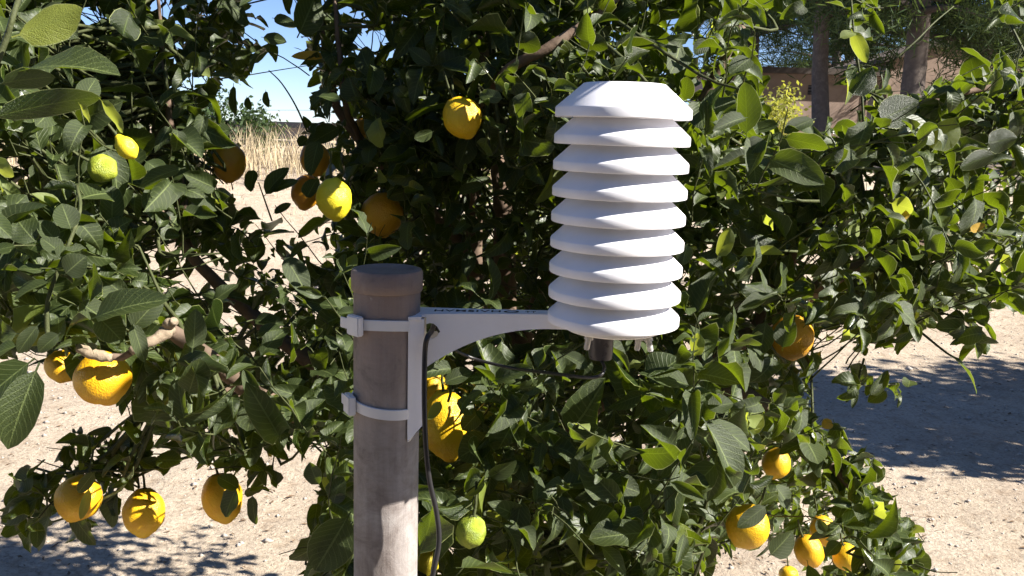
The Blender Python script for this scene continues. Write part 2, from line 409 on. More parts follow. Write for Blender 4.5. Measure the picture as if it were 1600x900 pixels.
# pines on the right: trunk (at u), depth, width px, lean
def pine(u0, v0, u1, v1, d, r0, label, crowns, seed):
    d *= 1.85; r0 *= 1.45; crowns = int(crowns * 1.9)
    a = P(u0, v0, d); b = P(u1, v1, d)
    dirv = (a - b); base = b - dirv * ((b.z - gz(b.x, b.y)) / dirv.z) if abs(dirv.z) > .01 else b
    base.z = gz(base.x, base.y) - .1
    top = base + dirv.normalized() * 14.5
    t = empty('pine_tree', base, label, 'pine tree', 'pine trees in front of the house')
    pts = [base.lerp(top, k / 12) + Vector((math.sin(k * .9 + seed) * .06, math.cos(k * 1.3 + seed) * .06, 0)) for k in range(13)]
    tube('trunk', pts, [r0 * (1.15 - .065 * k) for k in range(13)], M_pbark, t, 14, knob=.03)
    rr = random.Random(seed); cen = []
    for i in range(crowns):
        h = rr.uniform(.25, 1); p0 = base.lerp(top, h); an = rr.uniform(0, 6.28); ln = rr.uniform(1.4, 5.0) * (1.25 - h * .7)
        e = p0 + Vector((math.cos(an) * ln, math.sin(an) * ln, rr.uniform(-.5, .7)))
        tube('limb', catmull([p0, p0.lerp(e, .5) + Vector((0, 0, .18)), e], 3), [.09, .08, .07, .06, .05, .035, .02], M_pbark, t, 6)
        for k in range(9):
            q = p0.lerp(e, rr.uniform(.45, 1.08)) + Vector([rr.gauss(0, .4) for _ in range(3)]); cen.append(q)
    link('crown', foliage_mesh('pine_crown', cen, .40, 75, .28, .14, seed), M_pine, t)
    return t
pine(1288, 30, 1284, 200, 12, .135, 'straight grey pine trunk left of the salmon house gable', 26, 3)
pine(1432, 20, 1424, 190, 11, .17, 'thickest pine trunk, in front of the house gable', 24, 5)
pine(1575, 0, 1525, 110, 12.5, .15, 'pine leaning to the right beside the house gable', 24, 8)
pine(1306, 60, 1305, 112, 24, .17, 'thin distant pine trunk against the bright sky gap', 22, 11)
pine(1335, 30, 1322, 112, 26, .2, 'pine far behind the roof, right of the bright sky gap', 22, 17)
pine(1180, 10, 1178, 110, 17, .17, 'pine behind the lemon tree at the left end of the house', 30, 21)
pine(1660, 10, 1650, 200, 15, .17, 'pine at the right edge of the picture', 30, 23)
for k_, (u_, d_) in enumerate(((1800, 9.5), (1950, 12), (2150, 10), (2350, 12.5), (1760, 14))):
    pine(u_, 20, u_ - 4, 200, d_, .16, ['nearest pine standing off to the right, outside the view', 'second pine outside the view to the right', 'pine in the middle of the grove off to the right', 'farthest right pine outside the view', 'pine behind the grove just outside the right edge'][k_], 22, 60 + k_)
# house
def house():
    a = P(1140, 118, 34); h = empty('salmon_house', (a.x, a.y, gz(a.x, a.y) - .1), 'salmon rendered house in shade behind the pines', 'house')
    z0 = gz(6, 20) - .4
    ztop = P(1250, 116, 34).z; zg = P(1500, 62, 34).z; ze = P(1420, 96, 34).z
    x0 = P(1120, 116, 34).x; x1 = P(1330, 116, 34).x; x2 = P(1700, 116, 34).x; xg = P(1500, 62, 34).x; xe = P(1385, 96, 34).x
    y = P(1250, 116, 34).y
    bm = bmesh.new(); box(bm, (x0, y, z0), (xe, y + 5, ztop)); link('wall', bm_mesh('wall', bm), M_wall, h)
    bm = bmesh.new()
    pr = [(xe + .002, z0), (x2 + 2, z0), (x2 + 2, ze), (xg, zg), (xe + .002, ze)]
    f = [bm.verts.new((px, y - .25, pz)) for px, pz in pr]; b = [bm.verts.new((px, y + 6, pz)) for px, pz in pr]
    bm.faces.new(f); bm.faces.new(b[::-1])
    for i in range(5): bm.faces.new((f[i], f[(i + 1) % 5], b[(i + 1) % 5], b[i]))
    link('gable_wall', bm_mesh('gable', bm), M_wall, h)
    bm = bmesh.new(); box(bm, (x0 - .3, y - .35, ztop + .003), (xe - .01, y + 5.2, ztop + .22)); r = link('roof', bm_mesh('roof', bm), M_roof, h)
    for s, (xa, za, xb, zb) in enumerate(((xe - .35, ze - .12, xg, zg + .03), (xg, zg + .03, x2 + 2.3, ze - .12))):
        bm = bmesh.new(); pts = [(xa, za), (xb, zb), (xb, zb + .16), (xa, za + .16)]
        f = [bm.verts.new((px, y - .5, pz)) for px, pz in pts]; b = [bm.verts.new((px, y + 6.2, pz)) for px, pz in pts]
        bm.faces.new(f); bm.faces.new(b[::-1])
        for i in range(4): bm.faces.new((f[i], f[(i + 1) % 4], b[(i + 1) % 4], b[i]))
        link('roof_slope', bm_mesh('roofslope', bm), M_roof, h)
    w0 = P(1264, 133, 34); w1 = P(1281, 148, 34)
    bm = bmesh.new(); box(bm, (w0.x, y - .02, w1.z), (w1.x, y + .1, w0.z)); v = link('vent', bm_mesh('vent', bm), M_dark, h)
    for k in range(3):
        bm = bmesh.new(); zz = w1.z + (w0.z - w1.z) * (k + .5) / 3; box(bm, (w0.x, y - .04, zz - .012), (w1.x, y - .021, zz + .012)); link('slat', bm_mesh('slat', bm), M_shutter, h)
    d0 = P(1358, 142, 34); d1 = P(1380, 235, 34)
    bm = bmesh.new(); box(bm, (d0.x, y - .05, d1.z), (d1.x, y - .002, d0.z)); sh = link('shutter', bm_mesh('shutter', bm), M_shutter, h)
    bm = bmesh.new()
    for bx in ((d0.x - .06, y - .075, d1.z, d0.x - .001, y - .003, d0.z), (d1.x + .001, y - .075, d1.z, d1.x + .06, y - .003, d0.z), (d0.x - .06, y - .075, d0.z + .001, d1.x + .06, y - .003, d0.z + .07)):
        box(bm, bx[:3], bx[3:])
    link('shutter_frame', bm_mesh('sframe', bm), M_wall, h)
house()
# yellow green bush
def bush(name, u, v, d, rad, n, leafsz, mt, label, cat, seed, per=40):
    c = P(u, v, d); t = empty(name, (c.x, c.y, gz(c.x, c.y)), label, cat)
    link('foliage', foliage_mesh('bushleaf', crown_centers(n, c, rad, seed, .3), leafsz, per, leafsz * 1.3, 1, seed), mt, t)
    for k in range(4):
        b0 = Vector((c.x, c.y, gz(c.x, c.y) - .05))
        e = c + Vector([random.uniform(-.6, .6) * rad[i] for i in range(3)])
        tube('stem', catmull([b0 + Vector((k * .03, 0, 0)), b0.lerp(e, .5) + Vector((.04, 0, 0)), e], 3), [.02, .018, .016, .014, .012, .009, .005], M_bark, t, 6)
    return t
bush('flowering_bush', 1195, 215, 9, (.36, .4, .62), 60, .05, M_bush, 'sunlit yellow green bush in front of the salmon house', 'bush', 31)
bush('shrub', 300, 190, 17, (.9, .8, .55), 60, .09, M_hedge, 'dark shrub rising from the dry grass at left', 'shrub', 32)
bush('shrub', 395, 205, 16, (.55, .6, .38), 40, .08, M_hedge, 'small dark shrub beside the dry grass in the sky gap', 'shrub', 33)
bush('shrub', 40, 235, 15, (1.2, .8, .4), 60, .08, M_hedge, 'low dark shrub at the far left edge', 'shrub', 35)
# long low shed with a dark roof behind the grass
a = P(300, 200, 34)
sh = empty('long_shed', (a.x, a.y, 1.0), 'long low shed with dark roof on the left horizon', 'shed')
zz = P(430, 199, 34).z
bm = bmesh.new(); box(bm, (a.x, a.y, .9), (a.x + 9.6, a.y + 4, zz)); link('wall', bm_mesh('shedwall', bm), M_shutter, sh)
bm = bmesh.new(); v = box(bm, (a.x - .3, a.y - .4, zz + .003), (a.x + 9.9, a.y + 4.3, zz + .22)); link('roof', bm_mesh('shedroof', bm), M_dark, sh)
for k in range(3):
    bm = bmesh.new(); box(bm, (a.x + 1.5 + 2.8 * k, a.y - .03, 1.0), (a.x + 3.1 + 2.8 * k, a.y - .002, zz - .3)); link('door', bm_mesh('sheddoor', bm), M_dark, sh)
# overhead cable across the sky gap, with its two posts outside the view
cb = [P(120, 176, 60), P(450, 172, 60), P(1100, 178, 60)]
ut = tube('overhead_wire', catmull(cb, 6), .012, M_black, None, 5); tag(ut, 'thin overhead wire crossing the pale sky low on the left', 'wire')
# rows of citrus at the right, outside the frame: they throw the shade on the ground
def citrus_row(x, y, rad, h, label, seed):
    t = empty('orchard_tree', (x, y, gz(x, y)), label, 'tree', 'orchard trees beyond the right edge')
    c = (x, y, h)
    link('crown', foliage_mesh('orchcrown', crown_centers(300, c, rad, seed, .2), .10, 42, .16, 1.3, seed), M_hedge, t)
    tube('trunk', [Vector((x, y, -.05)), Vector((x + .04, y, .5)), Vector((x, y, h))], [.09, .08, .05], M_bark, t, 8)
citrus_row(5.5, 4.35, (1.6, .95, 1.25), 1.55, 'dense round orchard tree just beyond the right edge', 41)
for k_, (x_, y_) in enumerate(((-5.4, -3.0), (-2.4, -2.7), (.7, -2.8), (3.6, -2.6), (6.4, -3.0))):  # unseen row added behind the camera to cut the sky light from there
    citrus_row(x_, y_, (1.65, 1.2, 1.65), 1.85, ['leftmost unseen tree added behind the viewer to block sky light', 'second unseen tree from the left, added behind the viewer to block sky light', 'unseen tree added straight behind the viewer to block sky light', 'second unseen tree from the right, added behind the viewer to block sky light', 'rightmost unseen tree added behind the viewer to block sky light'][k_], 50 + k_)
citrus_row(7.4, 4.6, (1.7, 1.15, 1.6), 1.9, 'taller orchard tree further out beyond the right edge', 42)

# ------------------------------------------------------------------ pole
DP = .87
ptop = P(605, 419, DP); PX, PY = ptop.x, ptop.y
rp = .0328
zt = ptop.z
pole = empty('pipe_post', (PX, PY, 0), 'weathered grey plastic pipe post with a round end cap', 'post')
bm = bmesh.new()
prof = [(rp, -.3)] + [(rp, z) for z in np.linspace(0, zt - .012, 30)]
lathe(bm, prof, 64, (PX, PY, 0)); autosmooth(link('pipe', bm_mesh('pipe', bm), M_pipe, pole))
bm = bmesh.new(); rc = rp + .0022
prof = [(rp + .0004, -.0210), (rc - .0006, -.0213), (rc, -.0205), (rc + .0002, -.013), (rc, -.0035), (rc - .0012, -.0008), (rc - .004, 0), (rc - .0065, -.0006), (rc - .0085, -.0024), (rc - .014, -.003), (0, -.0028)]
lathe(bm, prof, 72, (PX, PY, zt)); autosmooth(link('end_cap', bm_mesh('endcap', bm), M_cap, pole), 50)

# ------------------------------------------------------------------ radiation shield and its bracket
DS = .815; KS = DS / DP
s0 = P(966, 330, DS); SX, SY = s0.x, s0.y
def zat(v, u=968): return P(u, v, DS).z
sensor = empty('weather_sensor', (SX, SY, zat(515)), 'white louvred weather sensor shield on a bracket arm', 'weather sensor')
rimv = [187, 227, 268, 308, 352, 392, 433, 475, 515]
z9, z1 = zat(510), zat(186)
step = (z1 - z9) / 8
RR = .0655
SC = lambda prof: [(r * KS, z * KS) for r, z in prof]
def plate(zb, top=False):
    bm = bmesh.new()
    if top:
        prof = [(.030, .006), (RR - .0035, .0015), (RR - .002, 0), (RR - .0004, .0004), (RR, .001), (RR, .0088), (RR - .0007, .0102), (.0405, .0315), (.0390, .0328), (.036, .0332), (0, .0334)]
    else:
        prof = [(RR - .004, .0018), (RR - .002, 0), (RR - .0004, .0004), (RR, .0012), (RR, .0082), (RR - .0007, .0096), (.0450, .0280), (.0425, .0280), (RR - .006, .0085), (RR - .004, .0018)]
    lathe(bm, SC(prof), 96, (SX, SY, zb)); return autosmooth(link('louvre_plate', bm_mesh('plate', bm), M_white, sensor), 28)
for k in range(9): plate(z9 + step * k, k == 8)
# three threaded rods that hold the stack, the base, the nuts
for k in range(3):
    an = R(90 + 120 * k + 15); rx, ry = SX + .033 * math.cos(an), SY + .033 * math.sin(an)
    tube('rod', [(rx, ry, z9 - .004), (rx, ry, z1 + .02)], .0025, M_clear, sensor, 10)
bm = bmesh.new(); lathe(bm, SC([(0, -.0075), (.046, -.0075), (.0485, -.006), (.0495, .003), (.047, .0068), (0, .007)]), 80, (SX, SY, z9))
autosmooth(link('base', bm_mesh('base', bm), M_white, sensor), 40)
for (u, vt, dy, ang) in ((921, 527, -.02, .15), (932, 527, .0, -.1), (1000, 524, -.016, .1), (1012, 522, -.02, -.25), (1005, 524, .012, 0)):
    c = P(u, vt, DS); c.y = SY + dy; c.z = z9 - .0078
    bm = bmesh.new(); lathe(bm, [(0, 0), (.0042, 0), (.0042, -.005), (.0028, -.0055), (.0028, -.0135), (.0022, -.0150), (0, -.0152)], 12)
    o_ = link('wing_nut', bm_mesh('nut', bm), M_clear, sensor); autosmooth(o_)
    o_.location = c; o_.rotation_euler = (0, ang, 0); o_.matrix_parent_inverse = Matrix.Translation(-Vector(sensor.location))
c = P(943, 530, DS); bm = bmesh.new()
lathe(bm, [(0, 0), (.0118, 0), (.0118, -.022), (.0108, -.0275), (0, -.0285)], 32, (c.x, SY, z9 - .008))
for k in range(6):
    pass
autosmooth(link('sensor_probe', bm_mesh('probe', bm), M_probe, sensor))
# arm: top flange, web, mounting plate
def dar(u): return DP + (DS - DP) * max(0, min(1, (u - 641) / 320))
XL = P(641, 495, DP).x; XR = SX - .038
zf = P(650, 490, DP).z; ze_ = P(855, 491, dar(855)).z
PC = PY + .007
def half(t): return .0098 + .0092 * (1 - t) ** 2.2
def mid_(t): return PC + (SY - PC) * t
def flange_edge(t): return mid_(t) + half(t)
def front_edge(t): return mid_(t) - half(t)
zfl = lambda t: zf + (ze_ - zf) * t / .82
def tx(x): return (x - XL) / (XR - XL)
N = 24
bm = bmesh.new(); rows = []
for i in range(N + 1):
    t = i / N; x = XL + (XR - XL) * t; z = zfl(t)
    rows.append([bm.verts.new(p) for p in ((x, front_edge(t), z), (x, flange_edge(t), z), (x, flange_edge(t), z - .003), (x, front_edge(t), z - .003))])
for a, b in zip(rows[:-1], rows[1:]):
    for k in range(4): bm.faces.new((a[k], a[(k + 1) % 4], b[(k + 1) % 4], b[k]))
bm.faces.new(rows[0]); bm.faces.new(rows[-1][::-1])
bmesh.ops.bevel(bm, geom=[e for e in bm.edges if e.is_boundary is False and abs(e.calc_face_angle(0)) > 1.2 and abs((e.verts[0].co - e.verts[1].co).normalized().x) > .5], offset=.0007, segments=2, affect='EDGES')
autosmooth(link('arm_flange', bm_mesh('flange', bm), M_white, sensor))
# web plate with a curved lower edge and the cable hole, one at the front edge
xw0 = P(667, 500, DP).x
def low(t):                                          # lower edge z as a function of t along the arm
    u = 667 + (860 - 667) * t
    v = 511.5 + 66 * max(0, 1 - t / .86) ** 2.1
    return P(u, v, dar(u)).z
hole_c = P(674, 515, DP); hr = .0078
for side in (0, 1):
    bm = bmesh.new(); n = 40; top = []; bot = []
    pts = []
    xs_ = [xw0 + (XR - xw0) * (i / n) for i in range(n + 1)]
    ts = [(x - XL) / (XR - XL) for x in xs_]
    def yy(t): return (front_edge(t) if side == 0 else flange_edge(t))
    th = .0026 * (1 if side == 0 else -1)
    up = []; lo = []
    for i, (x, t) in enumerate(zip(xs_, ts)):
        zt_ = zfl(t) - .0032; zl = low(i / n)
        dx = abs(x - hole_c.x)
        up.append((x, zt_)); lo.append((x, zl))
    for lay, dy in ((0, 0), (1, th)): pass
    def quadstrip(i0, i1, zlo, zhi):
        prev = None
        for i in range(i0, i1 + 1):
            x, t = xs_[i], ts[i]; y0 = yy(t) + (.0004 if side == 0 else -.0004); y1 = y0 + th
            a, b = zlo(i), zhi(i)
            cur = [bm.verts.new(p) for p in ((x, y0, a), (x, y0, b), (x, y1, b), (x, y1, a))]
            if prev:
                for k in range(4): bm.faces.new((prev[k], prev[(k + 1) % 4], cur[(k + 1) % 4], cur[k]))
            else: bm.faces.new(cur)
            prev = cur
        bm.faces.new(prev[::-1])
    nh = max(i for i in range(n + 1) if xs_[i] < hole_c.x + hr)
    def hz_(i): return math.sqrt(max(0, hr * hr - (xs_[i] - hole_c.x) ** 2))
    quadstrip(0, nh + 1, lambda i: hole_c.z + hz_(i), lambda i: up[i][1])
    quadstrip(0, nh + 1, lambda i: lo[i][1], lambda i: hole_c.z - hz_(i))
    quadstrip(nh + 1, n, lambda i: lo[i][1], lambda i: up[i][1])
    bmesh.ops.remove_doubles(bm, verts=bm.verts, dist=1e-6)
    autosmooth(link('arm_web', bm_mesh('web', bm), M_white, sensor), 30)
# mounting plate that hugs the post: a shallow channel, tapering at the foot
ztopm = zf - .0033; zbm = P(645, 694, DP).z
bm = bmesh.new()
xo = P(638, 600, DP).x
def ring(z, yfront, xout, depth):
    # C profile, open to the post: outer plate and two lips
    return [bm.verts.new(p) for p in ((xout, yfront, z), (xout + .0145, yfront + .006, z), (xout + .0145, yfront + .030, z), (xout + .003, yfront + .030, z), (xout + .003, yfront + .0275, z), (xout + .012, yfront + .0275, z), (xout + .012, yfront + .0085, z), (xout + .0022, yfront + .0030, z))]
yf = PY - .0405 + .016
rs = [ring(zbm, yf, xo + .0003, 0), ring(zbm + .012, yf, xo, 0), ring(ztopm, yf, xo, 0)]
for k in (1, 2, 3): rs[0][k].co.z += .016 if k < 3 else .01
for k in (5, 6): rs[0][k].co.z += .014
for a, b in zip(rs[:-1], rs[1:]):
    for k in range(8): bm.faces.new((a[k], a[(k + 1) % 8], b[(k + 1) % 8], b[k]))
bm.faces.new(rs[0][::-1]); bm.faces.new(rs[-1])
autosmooth(link('mounting_plate', bm_mesh('mount', bm), M_white, sensor), 25)
# flange corner that joins the plate to the arm
bm = bmesh.new()
x0, x1 = xo - .0003, XL + .012
v0 = [(x0, yf, zf - .0002), (x1, yf + .002, zf - .0002), (x1, PY + .026, zf - .0002), (PX + rp * .62, PY + .026, zf - .0002), (PX + rp + .0005, PY + .004, zf - .0002)]
t_ = [bm.verts.new(p) for p in v0]; b_ = [bm.verts.new((p[0], p[1], p[2] - .003)) for p in v0]
bm.faces.new(t_); bm.faces.new(b_[::-1])
for k in range(5): bm.faces.new((t_[k], t_[(k + 1) % 5], b_[(k + 1) % 5], b_[k]))
link('arm_corner', bm_mesh('corner', bm), M_white, sensor)
# slots in the plate and the printing on the flange
bm = bmesh.new(); c = P(656, 630, DP); box(bm, (xo + .0146, yf + .008, c.z - .006), (xo + .0150, yf + .011, c.z + .009)); link('slot', bm_mesh('slot', bm), M_dark, sensor)
def text_mesh(txt, size):
    cu = bpy.data.curves.new('t', 'FONT'); cu.body = txt; cu.size = size; cu.extrude = .0001; cu.space_character = 1.12; cu.offset = size * .012
    o = bpy.data.objects.new('t', cu); COL.objects.link(o)
    dg = bpy.context.evaluated_depsgraph_get(); me = bpy.data.meshes.new_from_object(o.evaluated_get(dg))
    bpy.data.objects.remove(o); return me
def lettering(txt, u0, u1, yc, hgt, name='lettering'):
    me = text_mesh(txt, 1.0); co_ = np.empty(len(me.vertices) * 3); me.vertices.foreach_get('co', co_); co_ = co_.reshape(-1, 3)
    mn, mx = co_.min(0), co_.max(0); xa, xb = P(u0, 485, dar(u0)).x, P(u1, 490, dar(u1)).x
    co_[:, 0] = xa + (co_[:, 0] - mn[0]) / (mx[0] - mn[0]) * (xb - xa)
    co_[:, 1] = [mid_(tx(x)) + yc - hgt / 2 + q * hgt for x, q in zip(co_[:, 0], (co_[:, 1] - mn[1]) / (mx[1] - mn[1]))]
    co_[:, 2] = [zfl(tx(x)) + .00025 + (.0001 if c > 0 else 0) for x, c in zip(co_[:, 0], co_[:, 2])]
    me.vertices.foreach_set('co', co_.ravel()); me.update()
    me.materials.clear(); return link(name, me, M_ink, sensor)
lettering('HVMSIVH', 677, 782, .001, .0085)
lettering('TT', 821, 838, 0, .006)
bm = bmesh.new(); xa, xb = P(787, 487, dar(787)).x, P(811, 489, dar(811)).x; cx, rx = (xa + xb) / 2, (xb - xa) / 2; prev = None; n = 40; rng_ = []
for k in range(n):
    an = 2 * math.pi * k / n; q = []
    for f in (1, .66):
        x = cx + rx * f * math.cos(an); q.append(bm.verts.new((x, mid_(tx(x)) + .0052 * (f if f == 1 else .55) * math.sin(an), zfl(tx(x)) + .0003)))
    rng_.append(q)
for k in range(n): a, b = rng_[k], rng_[(k + 1) % n]; bm.faces.new((a[0], b[0], b[1], a[1]))
link('emblem', bm_mesh('emblem', bm), M_ink, sensor)
# cable
cp = [hole_c + Vector((.001, .012, .002)), hole_c + Vector((.0005, -.004, -.001)), P(668, 527, DP - .022), P(664, 550, DP - .02), P(663, 620, DP - .02), P(665, 690, DP - .018), P(671, 750, DP - .014), P(682, 800, DP - .01), P(686, 845, DP - .01), P(678, 890, DP - .01), P(664, 960, DP), P(650, 1100, DP + .05), P(650, 1500, DP + .04)]
cpts = catmull(cp, 8)
cab = tube('sensor_cable', cpts, .0026, M_black, None, 14); tag(cab, 'black cable running from the bracket down beside the post', 'cable')
cp = [P(943, 560, DS), P(944, 578, DS), P(925, 590, DS), P(860, 583, DP), P(800, 575, DP + .06), P(740, 560, DP + .08), P(700, 540, DP + .05), P(690, 522, DP + .02), hole_c + Vector((.002, .014, 0))]
cp[0].y = SY; cp[0].z = z9 - .036
cab = tube('probe_cable', catmull(cp, 8), .0017, M_black, None, 10); tag(cab, 'thin black cable looping from the sensor probe back to the post', 'cable')

# cable ties
def tie(v, tilt, label, hu, hv, headang, band=.0108):
    zc = P(605, v, DP - .03).z
    t = empty('cable_tie', (PX, PY, zc), label, 'cable tie', 'cable ties around the post')
    bm = bmesh.new(); n = 72; rr0, rr1 = rp + .0006, rp + .0021; prev = None; first = None
    for k in range(n + 1):
        an = 2 * math.pi * k / n; sx = math.cos(an); sy = math.sin(an); zz = zc + tilt[0] * sx * rp + tilt[1] * sy * rp
        bulge = 0
        q = [bm.verts.new((PX + (r_ + bulge) * sx, PY + r_ * sy, zz + h)) for r_, h in ((rr0, -band / 2), (rr1, -band / 2 + .0004), (rr1, band / 2 - .0004), (rr0, band / 2))]
        if prev:
            for j in range(4): bm.faces.new((prev[j], prev[(j + 1) % 4], q[(j + 1) % 4], q[j]))
        prev = q
    bmesh.ops.remove_doubles(bm, verts=bm.verts, dist=1e-6)
    autosmooth(link('strap', bm_mesh('strap', bm), M_tie, t), 40)
    # head: a chamfered block with the strap slot; the tail runs out of it
    sx = math.cos(headang); sy = math.sin(headang); hc = Vector((PX + (rr1 + .0035) * sx, PY + (rr1 + .0035) * sy, zc + tilt[0] * sx * rp + tilt[1] * sy * rp))
    tang = Vector((-sy, sx, 0)); rad = Vector((sx, sy, 0)); up = Vector((0, 0, 1))
    if tang.x > 0: tang = -tang
    def blk(name, c, lx, ly, lz, bev, par):
        bm = bmesh.new(); box(bm, (-lx / 2, -ly / 2, -lz / 2), (lx / 2, ly / 2, lz / 2))
        bmesh.ops.bevel(bm, geom=bm.edges[:], offset=bev, segments=2, affect='EDGES')
        mtx = Matrix((tang, rad, up)).transposed().to_4x4(); mtx.translation = c; bm.transform(mtx)
        return autosmooth(link(name, bm_mesh(name, bm), M_tie, par), 30)
    hd = blk('head', hc, .0185, .0075, .0195, .0012, t)
    blk('tail', hc + tang * .0155 + rad * .0005, .0145, .0018, .0105, .0005, t)
tie(522, (.0, -.19), 'upper white cable tie strapping the bracket to the post', 563, 522, R(226))
tie(656, (-.12, .06), 'lower white cable tie strapping the bracket foot to the post', 541, 641, R(208))

# ------------------------------------------------------------------ LEMON TREE
# leaf variants
def leaf_variant(W, curl, fold, wave, twist, seed, ns=8, cols=(-1, -.5, 0, .5, 1)):
    r = random.Random(seed); V = []; UV = []; ph = r.uniform(0, 6.28); fr = r.uniform(.8, 1.7); asym = r.uniform(-.06, .06)
    x = z = 0; last = 0; ss = [0, .10, .2, .34, .5, .66, .8, .92, 1.0] if ns == 8 else list(np.linspace(0, 1, ns + 1))
    for i, s in enumerate(ss):
        ds = s - last; last = s; an = -curl * s
        x += ds * math.cos(an); z += ds * math.sin(an)
        q = max(0, (s - .08) / .92)
        w = .012 if s <= .1 else W * 1.0 * (q ** .62) * ((1 - q) ** .70) * 2.45 + .004
        tw = twist * s
        for t in cols:
            at = abs(t)
            y = w * t * (1 + asym * t) * math.cos(fold * at); h = w * at * math.sin(fold) * (1.0 if at > .7 else .9)
            h += wave * w * at * at * math.sin(fr * 6.28 * s + ph + (1.7 if t > 0 else 0))
            yy = y * math.cos(tw) - h * math.sin(tw); hh = y * math.sin(tw) + h * math.cos(tw)
            V.append((x - hh * math.sin(an) * .0, yy, z + hh)); UV.append((s, .5 + t * .5))
    nc = len(cols); F = [(i * nc + k, (i + 1) * nc + k, (i + 1) * nc + k + 1, i * nc + k + 1) for i in range(len(ss) - 1) for k in range(nc - 1)]
    V = np.array(V); F = np.array(F)
    return V, F[:, ::-1], np.array(UV)
VAR = []
for k in range(20):
    r = random.Random(100 + k)
    VAR.append(leaf_variant(r.uniform(.22, .31), r.uniform(.0, 1.5) if k % 4 else r.uniform(1.5, 2.6), r.uniform(.1, .95), r.uniform(.1, .6), r.uniform(-1.1, 1.1), k))

def inside(poly, u, v):
    c = False; j = len(poly) - 1
    for i in range(len(poly)):
        xi, yi = poly[i]; xj, yj = poly[j]
        if (yi > v) != (yj > v) and u < (xj - xi) * (v - yi) / (yj - yi) + xi: c = not c
        j = i
    return c
MAIN = [(-380, -420), (950, -420), (1100, -250), (1195, -20), (1190, 150), (1215, 215), (1330, 200), (1400, 160), (1500, 112), (1600, 82), (1720, 110), (1740, 440), (1600, 480), (1480, 478), (1440, 515), (1400, 545), (1290, 545),
        (1255, 640), (1310, 670), (1330, 720), (1375, 765), (1425, 835), (1445, 900), (1440, 1000), (1260, 1000), (1245, 870), (1170, 865), (1120, 870), (1085, 890), (1080, 1150), (470, 1150), (480, 830), (512, 720), (495, 705), (430, 690),
        (400, 700), (330, 722), (285, 700), (205, 625), (60, 575), (0, 562), (-380, 540)]
GAPS = [  # openings through the crown
    [(405, -10), (474, -10), (466, 25), (474, 60), (484, 100), (470, 140), (478, 192), (470, 215), (480, 260), (440, 262), (372, 258), (366, 196), (335, 193), (348, 150), (392, 122), (432, 66), (412, 30)],
    [(360, 262), (470, 262), (500, 330), (490, 350), (440, 335), (420, 300), (400, 340), (365, 320)],
    [(548, 48), (606, 50), (600, 75), (580, 95), (562, 108), (556, 80)], [(273, 118), (306, 118), (308, 145), (293, 156), (277, 138)],
    [(124, 18), (140, 10), (182, 14), (180, 30), (140, 40), (126, 52)], [(222, -5), (258, -5), (254, 34), (238, 22)], [(278, 20), (297, 22), (292, 42), (280, 38)],
    [(495, 160), (540, 168), (538, 186), (515, 184)], [(462, 130), (484, 136), (482, 152), (466, 150)], [(268, 76), (290, 80), (280, 90)], [(357, 75), (374, 85), (362, 96)], [(150, 140), (166, 144), (160, 158), (150, 152)],
    [(222, 180), (256, 182), (250, 205), (236, 212), (226, 200)], [(0, 225), (38, 232), (48, 262), (30, 285), (0, 262)],
    [(252, 318), (270, 320), (262, 340)], [(235, 368), (258, 372), (258, 425), (232, 428), (226, 395)], [(262, 428), (300, 408), (356, 438), (320, 455), (278, 460)], [(338, 470), (380, 462), (390, 480), (362, 512), (345, 500)],
    [(300, 400), (352, 412), (358, 436), (310, 430)], [(366, 505), (384, 505), (378, 525)], [(375, 528), (405, 535), (398, 560), (380, 558)], [(480, 360), (500, 365), (500, 400), (486, 398)],
    [(452, 622), (480, 624), (476, 636), (455, 632)], [(20, 548), (70, 560), (40, 600), (20, 590)], [(430, 690), (508, 690), (485, 830), (430, 830)],
    [(956, 672), (972, 668), (966, 690), (958, 686)], [(1012, 762), (1036, 760), (1022, 780)], [(1240, 392), (1280, 394), (1276, 408), (1246, 406)], [(1298, 510), (1330, 515), (1335, 540), (1302, 538)],
    [(1130, 860), (1200, 850), (1245, 880), (1245, 900), (1120, 900)], [(1325, 780), (1345, 790), (1340, 812)], [(1275, 545), (1320, 560), (1330, 640), (1300, 645), (1285, 600)],
    [(1170, 660), (1190, 668), (1182, 690)], [(700, 240), (702, 241), (701, 243)]]
gr_ = random.Random(5)
for i in range(150):    # small chinks of sky and ground
    u = gr_.uniform(130, 640) if i < 75 else gr_.uniform(300, 1280); v = gr_.uniform(0, 190) if i < 55 else gr_.uniform(250, 860)
    if i < 75 or gr_.random() < .35:
        s = gr_.uniform(3, 8); GAPS.append([(u + s * gr_.uniform(.6, 1.3) * math.cos(a), v + s * gr_.uniform(.6, 1.3) * math.sin(a)) for a in (0, 1.4, 2.9, 4.4)])
MN, GH, GW = 10, 170, 230
# rasterised copies of the outlines, 5 px cells from (-400,-450)
def raster(polys):
    g_ = np.zeros((340, 460), bool)
    for p in polys:
        us = [a for a, b in p]; vs = [b for a, b in p]
        for j in range(max(0, int((min(vs) + 450) / 5)), min(339, int((max(vs) + 450) / 5) + 1)):
            for i in range(max(0, int((min(us) + 400) / 5)), min(459, int((max(us) + 400) / 5) + 1)):
                if not g_[j, i] and inside(p, i * 5 - 397.5, j * 5 - 447.5): g_[j, i] = True
    return g_
Gmain = raster([MAIN]); Ggap = raster(GAPS)
def lookup(g_, u, v):
    i = int((u + 400) // 5); j = int((v + 450) // 5)
    return 0 <= i < 460 and 0 <= j < 340 and g_[j, i]
